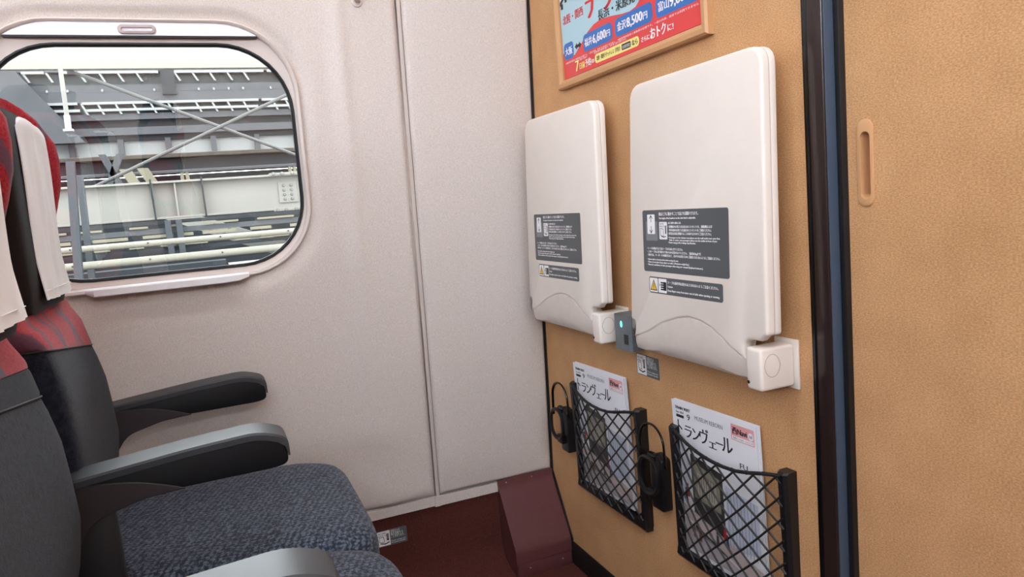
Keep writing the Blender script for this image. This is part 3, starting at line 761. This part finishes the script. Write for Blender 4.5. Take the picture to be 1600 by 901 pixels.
net_pocket(.540, .831, 'black net pocket on the bulkhead nearer the door jamb')

def magazine(x0, dz, dy, label, printed=True, lean=.004, w=.219, rot=-.02):
    """a booklet standing in the pocket"""
    ZB, H = .2535 + dz, .277
    t = thing('magazine', (x0 + w / 2, dy, ZB), label, 'magazine', 'travel magazines in the net pockets')
    V = Vector((math.sin(rot), -lean / H, math.cos(rot))).normalized(); U = Vector((math.cos(rot), 0, -math.sin(rot))); N = U.cross(V) * 1
    N = Vector((0, -1, -lean / H)).normalized(); O = Vector((x0, dy, ZB))
    def pl_(u, v, k): return tuple(O + U * u + V * v + N * k)
    pg = prism([(.0006, .0005), (w - .001, .0005), (w - .001, H - .001), (.0006, H - .001)], -.0022, -.0002)
    obj('pages', mp(pg, pl_), 'paper_edge', t, angle=0)
    cv = obj('cover', mp(join(prism([(0, 0), (w, 0), (w, H), (0, H)], -.0002, 0), prism([(0, 0), (w, 0), (w, H), (0, H)], -.0025, -.0022)), pl_), 'paper', t, angle=0)
    if printed:
        s = Sheet(O + N * .0001, U, V, N)
        tx = lambda a, u, v, h, wd, m='black_print', b=.0003: s.text('lettering', m, a, u, v, h, 2, wd, bold=b)
        tx('TRAIN VERT', .010, .2625, .0075, .043, b=.0006); tx('Sep. 2024', .012, .2555, .005, .022, b=.0002); s.rect('lettering', 'black_print', .012, .2475, .034, .2525, 2)
        tx('9', .0435, .2475, .0150, .0085); tx('MUSEUM REBORN', .066, .2530, .0105, .073, 'grey_print', .0001)
        for ch, u, w_, h_, dv in (('ト', .015, .0115, .034, 0), ('ラ', .034, .020, .027, 0), ('ン', .056, .020, .027, 0), ('ヴ', .076, .024, .030, .0005), ('ェ', .1005, .019, .021, -.003), ('ー', .119, .018, .024, .001), ('ル', .135, .026, .032, .001)): tx(ch, u, .2165 + dv, h_, w_, b=.0007)
        s.rect('badge', 'pink_print', .160, .2430, .214, .2695, 1, .002); s.rect('badge', 'paper', .162, .2445, .212, .2505, 2, .001); tx('西Navi', .1635, .2545, .0135, .034, b=.0007)
        s.poly('badge', 'paper', disc(.206, .2575, .0062), 2); tx('北陸', .2020, .2555, .005, .008, b=.0003); tx('北陸のいいもの、いいところ', .164, .2458, .0042, .046, b=.0001)
        tx('FU', .176, .199, .013, .018)
        # street picture under the net
        P = lambda m, pts, l=1: s.poly('cover_picture', m, [(a_, b_ * 1.16) for a_, b_ in pts], l)
        P('pic_wall', [(.008, .085), (.040, .105), (.040, .168), (.008, .178)]); P('pic_dark', [(.044, .040), (.128, .025), (.128, .150), (.044, .162)])
        P('pic_olive', [(.049, .095), (.120, .088), (.120, .140), (.049, .150)], 2); P('pic_beige', [(.060, .100), (.110, .095), (.110, .128), (.060, .136)], 3)
        for k in range(7): P('pic_dark', [(.064 + k * .0065, .100), (.0655 + k * .0065, .100), (.0655 + k * .0065, .133), (.064 + k * .0065, .133)], 4)
        P('pic_blue', [(.134, .040), (.212, .055), (.212, .128), (.134, .136)])
        for k in range(9): P('pic_line', [(.138 + k * .008, .045), (.1392 + k * .008, .045), (.1392 + k * .008, .128), (.138 + k * .008, .128)], 2)
        P('pic_rose', [(.006, .060), (.215, .006), (.215, .034), (.006, .078)], 2); P('pic_grey', [(.006, .006), (.205, .006), (.006, .056)], 1)
        for u, v, m in ((.030, .100, 'pic_red'), (.024, .092, 'pic_dark'), (.126, .062, 'pic_red'), (.131, .050, 'pic_navy'), (.040, .038, 'pic_brown'), (.056, .036, 'pic_brown'), (.105, .046, 'pic_dark')):
            P(m, [(u - .004, v - .010), (u + .004, v - .010), (u + .003, v + .006), (u - .003, v + .006)], 4); s.poly('cover_picture', m, disc(u, (v + .009) * 1.16, .003, 10), 4)
        s.build(cv)
    return t
for nm, c in (('pic_wall', (214, 218, 228)), ('pic_dark', (58, 56, 56)), ('pic_olive', (150, 148, 128)), ('pic_beige', (188, 184, 168)), ('pic_blue', (206, 214, 230)), ('pic_line', (120, 130, 150)),
              ('pic_rose', (206, 190, 188)), ('pic_grey', (186, 180, 182)), ('pic_red', (190, 50, 50)), ('pic_navy', (60, 70, 100)), ('pic_brown', (120, 80, 66))): mat(nm, c, .4)
magazine(.549, 0, -.0085, 'front white magazine in the net pocket nearer the door jamb')
magazine(.5515, .0012, -.0050, 'rear white magazine in the net pocket nearer the door jamb', False)
magazine(.166, 0, -.0085, 'front white magazine in the net pocket nearer the side wall')
magazine(.1685, .0012, -.0050, 'rear white magazine in the net pocket nearer the side wall', False)

def bottle_holder(cx, label):
    t = thing('bottle_holder', (cx, 0, .303), label, 'holder', 'folding bottle holders on the bulkhead')
    pf = round_poly([(cx - .015, .303), (cx + .025, .303), (cx + .025, .404), (cx - .004, .412), (cx - .015, .402)], .006, 3)
    br = obj('bracket', mp(prism(pf, -.0003, -.020, .003, 2, False), lambda u, v, w: (u, w, v)), 'black_plastic', t, angle=40)
    obj('pivot', tube([(cx - .020, -.014, .402), (cx + .006, -.014, .402)], .0085, n=16), 'black_gloss', br)
    x0, x1, r = cx - .042, cx + .036, .039
    pts = [(x0, -.022, .385)]; mx = (x0 + x1) / 2
    for k in range(21):
        a = math.pi - math.pi * k / 20; pts.append((mx + r * math.cos(a), -.020, .432 + .037 * math.sin(a)))
    pts.append((x1, -.018, .392))
    obj('wire_loop', tube(pts, .0034, n=8, ry=.0022), 'black_gloss', t)
    og = rrect(cx - .002, .372, .068, .078, .031, 8); ig = rrect(cx - .002, .372, .055, .064, .0255, 8)
    def tilt(u, v, y): return (u, y - (.41 - v) * .02, v)
    L = [[tilt(u, v, -.0295) for u, v in ig], [tilt(u, v, -.0295) for u, v in og], [tilt(u, v, -.0345) for u, v in og],
         [tilt(lerp(u, p, .25), lerp(v, q, .25), -.036) for (u, v), (p, q) in zip(og, ig)], [tilt(lerp(u, p, .75), lerp(v, q, .75), -.036) for (u, v), (p, q) in zip(og, ig)], [tilt(u, v, -.0345) for u, v in ig], [tilt(u, v, -.0295) for u, v in ig]]
    obj('ring', loft(L, False, False), 'black_plastic', t, angle=40)
    obj('ring_stem', box(cx - .013, cx + .015, -.031, -.018, .325, .345, .002), 'black_plastic', t)
    return t
bottle_holder(.485, 'black folding bottle holder between the two net pockets')
bottle_holder(.096, 'black folding bottle holder close to the side wall')

# ------------------------------------------------------------------ seats
def sup(cx, cy, a, b, e, n=44):
    L = []
    for i in range(n):
        t = 2 * math.pi * i / n; c_, s_ = math.cos(t), math.sin(t)
        L.append((cx + a * math.copysign(abs(c_) ** e, c_), cy + b * math.copysign(abs(s_) ** e, s_)))
    return L
FZ = [.36, .42, .48, .54, .60, .645, .70, .75, .80, .90, 1.0, 1.06, 1.12, 1.16]
FY = [-.985, -.962, -.944, -.936, -.940, -.944, -.957, -.968, -.982, -.990, -.992, -.995, -1.010, -1.03]
def fy(z): return interp(z, FZ, FY)
def make_seat(cx, label, arms, raise_=0.0, group='seats in this row', band_=False, hd=0.0):
    t = thing('train_seat', (cx, -.95, 0), label, 'seat', group)
    def back_loop(z, w, thick, shrink=1.0, rec=0.0, wing=0.0):
        yf = fy(z) - rec; yb = yf - thick; L = []
        for u, y in sup(0, (yf + yb) / 2, w * shrink, thick / 2 * shrink, .34):
            f = sstep((yf + yb) / 2, yf, y); k = abs(u) / w
            L.append((cx + u, y + f * (.006 * (k ** 4) - .004 * (1 - k * k)) + f * wing * sstep(.66, .86, k), z))
        return L
    zs = [.37 + .335 * k / 16 for k in range(17)]
    def tilt_low(L): return [(x, y, z + .052 * ((x - cx + .205) / .41) * sstep(.52, .70, z)) for x, y, z in L]
    obj('back_cushion', loft([tilt_low(back_loop(z, .205, .105, .985 if k in (0, 16) else 1)) for k, z in enumerate(zs)]), 'seat_plush', t, angle=50)
    # patterned head panel with forward wings
    def tilt(L): return [(x, y, z + .052 * ((x - cx + .205) / .41) * (sstep(.52, .70, z) if z < .705 else 1 - sstep(.705, .80, z))) for x, y, z in L]
    L = []
    z_low = .745 if band_ else .7055
    for z, sc, rec, wg in ((z_low, .985, 0, 0), (z_low + .005, 1, 0, 0), (.755, 1, 0, 0), (.78, 1, .006, 0), (.82, .99, .016, .002), (.88, .985, .020, .012), (.92, .985, .022, .022), (.96, .98, .022, .036), (1.0, .975, .022, .048), (1.04, .97, .020, .051), (1.07, .955, .018, .050), (1.09, .93, .016, .042), (1.11, .89, .014, .034), (1.128, .82, .012, .022), (1.14, .70, .014, .014), (1.147, .5, .02, 0)):
        L.append(tilt(back_loop(z, .205 * sc, .10 * (1 if z < 1.1 else .8), 1, rec, wg)))
    hp_ = obj('head_panel', loft(L), 'seat_red', t, angle=60)
    if band_: obj('ribbed_band', loft([tilt(back_loop(z, .205, .10, k)) for z, k in ((.7055, .985), (.711, 1), (.725, 1), (.739, 1), (.7445, .985))]), 'seat_plush', t, angle=50)
    obj('seam_piping', tube(tilt(back_loop(.7045, .206, .104)), .0012, True, 5), 'black_rubber', hp_)
    sh_ = []
    for z, w, yy in ((.30, .19, -1.075), (.5, .2, -1.06), (.7, .2, -1.075), (.9, .2, -1.095), (1.08, .19, -1.10), (1.15, .18, -1.085), (1.185, .155, -1.07), (1.20, .12, -1.062), (1.204, .06, -1.06)):
        sh_.append([(cx + u, y, z) for u, y in sup(0, yy, w, .026, .4, 28)])
    obj('back_shell', loft(sh_), 'shell_black', t, angle=50)
    # height-adjustable head pad and its linen cover
    R = raise_
    zl = [.800, .806, .83, .90, .97, 1.04, 1.075, 1.088, 1.092]; sc_ = [.9, .98, 1, 1, 1, 1, .98, .93, .82]
    pad = []
    for z, k in zip(zl, sc_):
        pad.append([(cx + u, y, z + R) for u, y in sup(0, -.9985 + hd, .142 * k, .0215 * (1 if .806 < z < 1.08 else .8), .3, 32)])
    obj('head_pad', loft(pad), 'headrest_dark', t, angle=50)
    V, F = [], []; nu, nv = 22, 30; hw = .102; co = -.017
    for side in (0, 1):
        for j in range(nv + 1):
            s = j / nv
            for i in range(nu + 1):
                u = lerp(-hw, hw, i / nu); k = abs(u) / hw
                if s < .8: z = lerp(.816, 1.088, s / .8); y = -.9745
                else:
                    a = (s - .8) / .2 * math.pi / 2; z = 1.088 + .010 * math.sin(a); y = -.9745 - .030 * (1 - math.cos(a)) - .012 * ((s - .8) / .2)
                y += .0016 * math.sin(u * 150 + 3 * s) * (1 - s) + .0012 * math.sin(u * 60 - 8 * s)
                fl_ = max(0, 1 - s / .18); y += fl_ * (.003 + .002 * k); u2 = u * (1 + .02 * fl_); z -= .003 * fl_ * (1 - k)
                o = .0018 * side
                V.append((cx + co + u2, y + hd - o, z + R - (o if s > .8 else 0) - .030 * (k ** 3) * sstep(.55, 1, s)))
    n = nu + 1; m_ = (nu + 1) * (nv + 1)
    for j in range(nv):
        for i in range(nu):
            q = (j * n + i, j * n + i + 1, (j + 1) * n + i + 1, (j + 1) * n + i); F += [q, tuple(x + m_ for x in q[::-1])]
    rim = [i for i in range(n)] + [j * n + nu for j in range(1, nv + 1)] + [nv * n + i for i in range(nu - 1, -1, -1)] + [j * n for j in range(nv - 1, 0, -1)]
    for a, b in zip(rim, rim[1:] + rim[:1]): F.append((a, a + m_, b + m_, b))
    cv = obj('head_cover', (V, F), 'linen', t, angle=70)
    hem = [(cx + co + lerp(-hw, hw, i / 20) * 1.015, -.9745 + hd + .0032 + .001 * abs(i / 10 - 1), .829 + R) for i in range(21)]
    obj('hem', tube(hem, .0007, n=5), 'linen', cv)
    # seat cushion
    L = []
    for z, k in ((.262, .955), (.272, .98), (.31, .995), (.355, 1), (.378, .992), (.392, .972), (.400, .94), (.405, .88), (.408, .75), (.4095, .55), (.410, .3), (.410, .04)):
        L.append([(cx + x, y, z - .012 * sstep(-.66, -.53, y) * (1 if z > .37 else 0) + .010 * sstep(-.75, -.95, y) * (1 if z > .39 else 0)) for x, y in sup(0, -.756, .2185 * k, .221 * k, .30, 56)])
    sc = obj('seat_cushion', loft(L), 'seat_weave', t, angle=60)
    obj('seat_base', box(cx - .17, cx + .17, -.93, -.58, .0005, .262, .02, 3), 'base_dark', t)
    obj('back_frame', box(cx - .214, cx + .214, -1.06, -.972, .22, .53, .01, 2), 'shell_black', t)
    arm = round_poly([(-.985, .535, .003), (-.985, .578, .003), (-.80, .5965, .02), (-.712, .6015, .03), (-.672, .588, .026), (-.671, .549, .010), (-.690, .5455, .01), (-.816, .5445, .004)], .004, 5)
    sup_ = round_poly([(-.985, .530, 0), (-.985, .572, 0), (-.93, .574, .02), (-.881, .569, .03), (-.843, .557, .02), (-.812, .544, .002), (-.865, .5405, .01), (-.93, .524, .03), (-.95, .49, .02), (-.985, .47, 0)], .004, 4)
    tcurve = round_poly([(-.985, .5805, 0), (-.80, .5995, .03), (-.708, .6050, .03), (-.6685, .590, .026), (-.668, .562, 0)], 0, 6)
    tcurve = tcurve[:]
    for x0, x1 in arms:
        to = lambda u, v, w: (w, u, v)
        a = obj('armrest', mp(prism(arm, x0 + .004, x1 - .004, .003, 3), to), 'arm_black', t, angle=35)
        secs = []
        for i, (yy, zz) in enumerate(tcurve):
            p, q = tcurve[max(0, i - 1)], tcurve[min(len(tcurve) - 1, i + 1)]; d = Vector((q[0] - p[0], q[1] - p[1])).normalized(); nx, nz = d.y, -d.x
            k = min(1, (len(tcurve) - 1 - i) / 4 + .25)
            secs.append([(xx, yy + nx * dd * k, zz + nz * dd * k) for xx, dd in ((x0, .011), (x0, .003), (x0 + .003, 0), (x1 - .003, 0), (x1, .003), (x1, .011))])
        obj('arm_top', loft(secs), 'arm_top', a, angle=35)
        if x0 > .3: obj('side_plate', box(x0 + .012, x1 - .012, -.985, -.905, .25, .53, .01, 2), 'shell_black', t)
        obj('arm_support', mp(prism(sup_, x0 + .0015, x1 - .0015, .001, 1), to), 'arm_support', a, angle=35)
    return t
make_seat(.280, 'red and grey train seat next to the window with bright white head cover', [(.036, .092), (.464, .528)], group='seats beside the window')
make_seat(.728, 'shaded red and grey train seat on the aisle side with beige looking head cover', [(.934, .996)], group='seats beside the window', band_=True, hd=.021)
far = make_seat(1.86, 'red and grey train seat across the aisle nearest the aisle', [(1.615, 1.668)], .10, 'seats across the aisle')
for k, lb in ((1, 'red and grey middle train seat across the aisle'), (2, 'red and grey train seat across the aisle by the far wall')):
    f = copy_tree(far, (1.86 + .456 * k, -.78, 0), lb)
far.location.y = -.78

# ------------------------------------------------------------------ outside the window
cn = thing('station_canopy', (-14, -1, 0), 'grey station roof with skylight bands and daylight painted as white strips beyond the window', 'station roof')
def band(name, x0, x1, z0, z1, m, y0=-9, y1=7, par=cn): return obj(name, box(x0, x1, y0, y1, z0, z1), m, par, angle=0)
band('roof_band', -14.3, -13.95, 3.885, 3.99, 'out_grey')
GL1 = band('skylight_glass', -14.3, -14.08, 3.62, 3.885, 'out_glass')
band('roof_band', -14.25, -13.98, 3.525, 3.66, 'out_roof'); band('roof_band', -14.2, -13.96, 3.33, 3.52, 'out_roof')
GL2 = band('skylight_glass', -14.3, -14.08, 3.085, 3.33, 'out_glass')
band('roof_band', -14.2, -13.96, 3.012, 3.125, 'out_roof'); band('roof_band', -14.3, -14.1, 2.868, 3.012, 'out_dark')
band('roof_band', -14.2, -13.94, 2.728, 2.868, 'out_roof'); band('roof_band', -14.3, -14.05, 2.63, 2.728, 'out_dark')
band('light_panel', -14.3, -14.12, 2.34, 2.63, 'out_white')
for y in [-6.97 + .812 * k for k in range(14)]: obj('roof_post', box(-14.11, -14.0, y, y + .10, 2.30, 2.66), 'out_grey', cn, angle=0)
for (a, b), z in (((-3.45, -3.1), 3.872), ((-2.86, -2.66), 3.872), ((-2.56, -1.24), 3.872), ((-.965, .66), 3.872), ((.72, 2.2), 3.872),
                  ((-3.18, -2.65), 3.316), ((-2.58, -.5), 3.316), ((-.5, .50), 3.316), ((.56, .86), 3.316), ((.9, 2.4), 3.316), ((-3.1, -2.62), 3.19), ((-2.52, -.4), 3.19), ((-.4, .48), 3.19), ((.53, 2.4), 3.19)):
    obj('daylight_strip', box(-13.98, -13.90, a, b, z - .024, z + .022), 'out_white', GL1 if z > 3.6 else GL2, angle=0)  # white colour stands in for daylight coming through translucent roof strips
def tick(y, z1, z0, par): obj('white_bar', mp(box(-.03, .03, -.018, .018, 0, 1), lambda x, yy, s: (-13.94 + x, y + yy + .09 * (1 - s), lerp(z0, z1, s))), 'out_white', par, angle=0)
for y in (-3.43, -3.07, -2.552, -2.235, -1.93, -1.62, -.965, -.655, -.345, -.03, .275, .85): tick(y, 3.87, 3.70, GL1)
for y in (-3.17, -2.59, -2.33, -2.04, -1.75, -1.45, -1.15, -.66, -.37, -.09, .205, .76, 1.01): tick(y, 3.315, 3.11, GL2)
for y in (-3.10, -2.78, -2.22, -1.93, -1.35, -.57, -.30, -.03, .24, .76): obj('roof_lamp', mp(loft([disc(0, 0, .030, 10), disc(0, 0, .024, 10)] and [[(u, v, 0) for u, v in disc(0, 0, .032, 10)], [(u, v, .03) for u, v in disc(0, 0, .024, 10)]]), lambda u, v, w: (-13.955 + w, y + u * .7, 3.545 + v)), 'out_white', cn)
obj('roof_column', box(-14.1, -13.9, -1.21, -.97, 3.45, 3.99), 'out_dark', cn, angle=0)
obj('gable_slope', mp(box(-.1, .1, -1.5, 0, 0, 1), lambda x, y, s: (-13.85 + x, -3.55 + y + .95 * (1 - s), lerp(2.6, 3.93, s))), 'out_grey', cn, angle=0)
f = obj('canopy_fascia', box(-9.08, -9.0, -9, 6, 2.975, 3.5, .01), 'out_cream', origin=(-9.04, -1.5, 2.975)); tag(f, 'broad cream canopy edge above the station roof', 'canopy')
vd = thing('viaduct_deck', (-10.3, -1, 1.5), 'brownish beams and pipes behind the white girder', 'viaduct')
for z0, z1, x, m in ((1.95, 2.01, -10.4, 'out_rust'), (1.74, 1.95, -10.6, 'out_dark'), (1.70, 1.745, -10.1, 'out_grey'), (1.56, 1.70, -10.5, 'out_dark'), (1.40, 1.58, -10.3, 'out_rust'), (-1, 1.40, -10.6, 'out_dark')):
    obj('beam', box(x - .15, x + .15, -9, 7, z0, z1, .01), m, vd, angle=0)
for y in (-.95, .55): obj('cable_clamp', join(box(-10.05, -9.95, y - .06, y - .01, 1.58, 1.70, .01), box(-10.05, -9.95, y + .01, y + .06, 1.58, 1.70, .01)), 'out_yellow', vd, angle=0)
for y, dy in ((-1.95, .22), (-1.75, -.2)): obj('strut', mp(box(-.05, .05, -.045, .045, 0, 1), lambda x, yy, s: (-9.9 + x, y + yy + dy * s, lerp(1.5, 2.0, s))), 'out_grey', vd, angle=0)
for y, m in ((-1.55, 'out_yellow'), (-1.33, 'out_yellow')): obj('strut', mp(box(-.05, .05, -.07, .07, 0, 1), lambda x, yy, s: (-9.8 + x, y + yy - .14 * s, lerp(1.5, 1.78, s))), m, vd, angle=0)
gd = thing('steel_girder', (-7, -.8, 1.03), 'long white steel girder with bolted splice plate', 'girder')
obj('web', box(-7.04, -6.98, -9, 5, 1.035, 1.395), 'out_girder', gd, angle=0)
for z in (1.02, 1.392): obj('flange', box(-7.14, -6.88, -9, 5, z, z + .022, .003), 'out_girder', gd, angle=0)
for y in (-1.225, -1.005, -.735, -2.6, 1.4): obj('stiffener', box(-6.98, -6.90, y - .008, y + .008, 1.04, 1.393), 'out_girder', gd, angle=0)
for y in (-1.225, -.735): obj('hanger_wire', tube([(-6.87, y, 1.02), (-6.87, y - .004, 1.44)], .009, n=6), 'out_dark', gd)
sp = obj('splice_plate', box(-6.98, -6.965, .04, .24, 1.10, 1.33, .003), 'out_girder', gd, angle=0)
def bolt(x, y, z, r, par): obj('bolt', loft([[(x, y + u, z + v) for u, v in disc(0, 0, r, 8)], [(x + r * .9, y + u * .7, z + v * .7) for u, v in disc(0, 0, r, 8)]]), 'out_bolt', par)
for y in (.10, .18):
    for z in (1.14, 1.19, 1.24, 1.29): bolt(-6.965, y, z, .017, sp)
for z in (1.009, 1.405):
    fp = obj('flange_plate', box(-7.1, -6.87, -.04, .36, z, z + .026), 'out_girder', gd, angle=0)
    for y in (.0, .09, .2, .29): bolt(-6.872, y, z + .013, .02, fp)
bc = thing('brace_plate', (-6.9, -.6, .6), 'white bolted brace plate slanting below the girder', 'brace')
bp_ = obj('plate', mp(prism([(-1.14, 1.019), (-.78, 1.019), (.30, .57), (-.12, .55)], -6.95, -6.88, .004, 1), lambda u, v, w: (w, u, v)), 'out_girder', bc, angle=0)
for k in range(2):
    for j in range(3): bolt(-6.88, -.72 + j * .072 + k * .055, .885 - j * .031 + k * .05, .0145, bp_)
for z, lb in (((.788, .838), 'upper of the two cream pipes low outside the window'), ((.650, .712), 'lower of the two cream pipes low outside the window')):
    p = thing('station_pipe', (-5, -1, z[0]), lb, 'pipe', 'cream pipes outside'); r = (z[1] - z[0]) / 2
    obj('pipe', tube([(-5, -6, (z[0] + z[1]) / 2 + .004), (-5, 4, (z[0] + z[1]) / 2 - .016)], r, n=16), 'out_pipe', p)
    for k in range(9): y = -3.4 + k * .55; obj('screw', loft([[(-5 + r, y + u, z[0] + r + v) for u, v in disc(0, 0, .007, 8)], [(-5 + r + .006, y + u, z[0] + r + v) for u, v in disc(0, 0, .006, 8)]]), 'out_dark', p)
tw = thing('track_wall', (-5.6, -1, -1), 'dark track side wall at the bottom of the window view', 'wall')
obj('wall_slab', box(-5.8, -5.5, -6, -.62, -1, .592), 'out_dark', tw, angle=0); obj('wall_slab', box(-5.8, -5.5, -.6, 4, -1, .46), 'out_dark', tw, angle=0); obj('coping', box(-5.8, -5.47, -.6, 4, .4605, .55), 'out_white', tw, angle=0)
rk = thing('cable_rack', (-6.4, -1, .6), 'rack of grey and yellowish cables behind the cream pipes', 'cable rack')
for k, (z0, z1, m) in enumerate(((.60, .655, 'out_dark'), (.70, .735, 'out_dark'), (.745, .765, 'out_yellow'), (.775, .82, 'out_grey'), (.835, .865, 'out_yellow'), (.875, .925, 'out_grey'), (.935, .955, 'out_yellow'), (.965, 1.0, 'out_dark'))):
    if m == 'out_yellow':
        y = -2.8
        while y < 1.5:
            l = random.uniform(.12, .4); obj('cable_cover', box(-6.42, -6.36, y, y + l, z0, z1), m, rk, angle=0); y += l + random.uniform(.03, .3)
    else: obj('cable_tray', box(-6.5, -6.38, -6, 4, z0, z1), m, rk, angle=0)
for y in (-1.12, -1.02): obj('rack_post', box(-6.34, -6.30, y, y + .055, .62, 1.0), 'out_post', rk, angle=0)
for k, (ya, za, yb, zb, w, lb) in enumerate(((-1.59, 1.45, -1.655, .50, .055, 'grey leaning steel post standing closest to the window seat'), (-1.651, 1.40, -1.666, .822, .050, 'grey steel post rising behind the cream pipes beside the leaning post'))):
    p = thing('steel_post', (-4.5 - .8 * k, yb, -1), lb, 'post', 'steel posts outside')
    x = -4.5 - .8 * k; z0 = -1.0; y0 = lerp(ya, yb, (za - z0) / (za - zb))
    for xo in (-.02, .02): obj('flange', mp(box(-.004, .004, -w / 2, w / 2, 0, 1), lambda a, b, s, xo=xo: (x + xo + a, lerp(y0, ya, s) + b, lerp(z0, za, s))), 'out_post', p, angle=0)
    obj('web', mp(box(-.02, .02, -.004, .004, 0, 1), lambda a, b, s: (x + a, lerp(y0, ya, s) + b, lerp(z0, za, s))), 'out_post', p, angle=0)
for a, b, lb in (((-2.085, 2.98), (.93, 1.62), 'thin grey diagonal rod falling to the right across the station'), ((-2.09, 1.49), (1.31, 2.98), 'thin grey diagonal rod rising to the right across the station')):
    p = thing('brace_rod', (-9.1, (a[0] + b[0]) / 2, min(a[1], b[1])), lb, 'rod', 'brace rods outside')
    xx = -9.16 if 'falling' in lb else -9.11
    obj('rod', tube([(xx, *a), (xx, *b)], .022, n=10), 'out_pole', p)
    for q in (a, b): obj('end_plate', box(xx - .02, xx + .02, q[0] - .04, q[0] + .04, q[1] - .04, q[1] + .04, .005), 'out_grey', p)
hp2 = thing('hanging_pole', (-6, -1.77, 1.86), 'white hanging pole with clamp in front of the station roof', 'pole')
obj('pole', tube([(-6, -1.745, 4.2), (-6, -1.772, 1.90)], .019, n=12), 'out_girder', hp2); obj('clamp', box(-6.03, -5.97, -1.815, -1.735, 1.845, 1.868, .004), 'out_white', hp2); obj('sleeve', tube([(-6, -1.771, 1.99), (-6, -1.774, 1.865)], .026, n=12), 'out_white', hp2)
gr = obj('ground_outside', box(-40, -.6, -30, 30, -1.2, -1.0), 'out_ground'); tag(gr, 'grey ground outside the carriage', kind='structure')
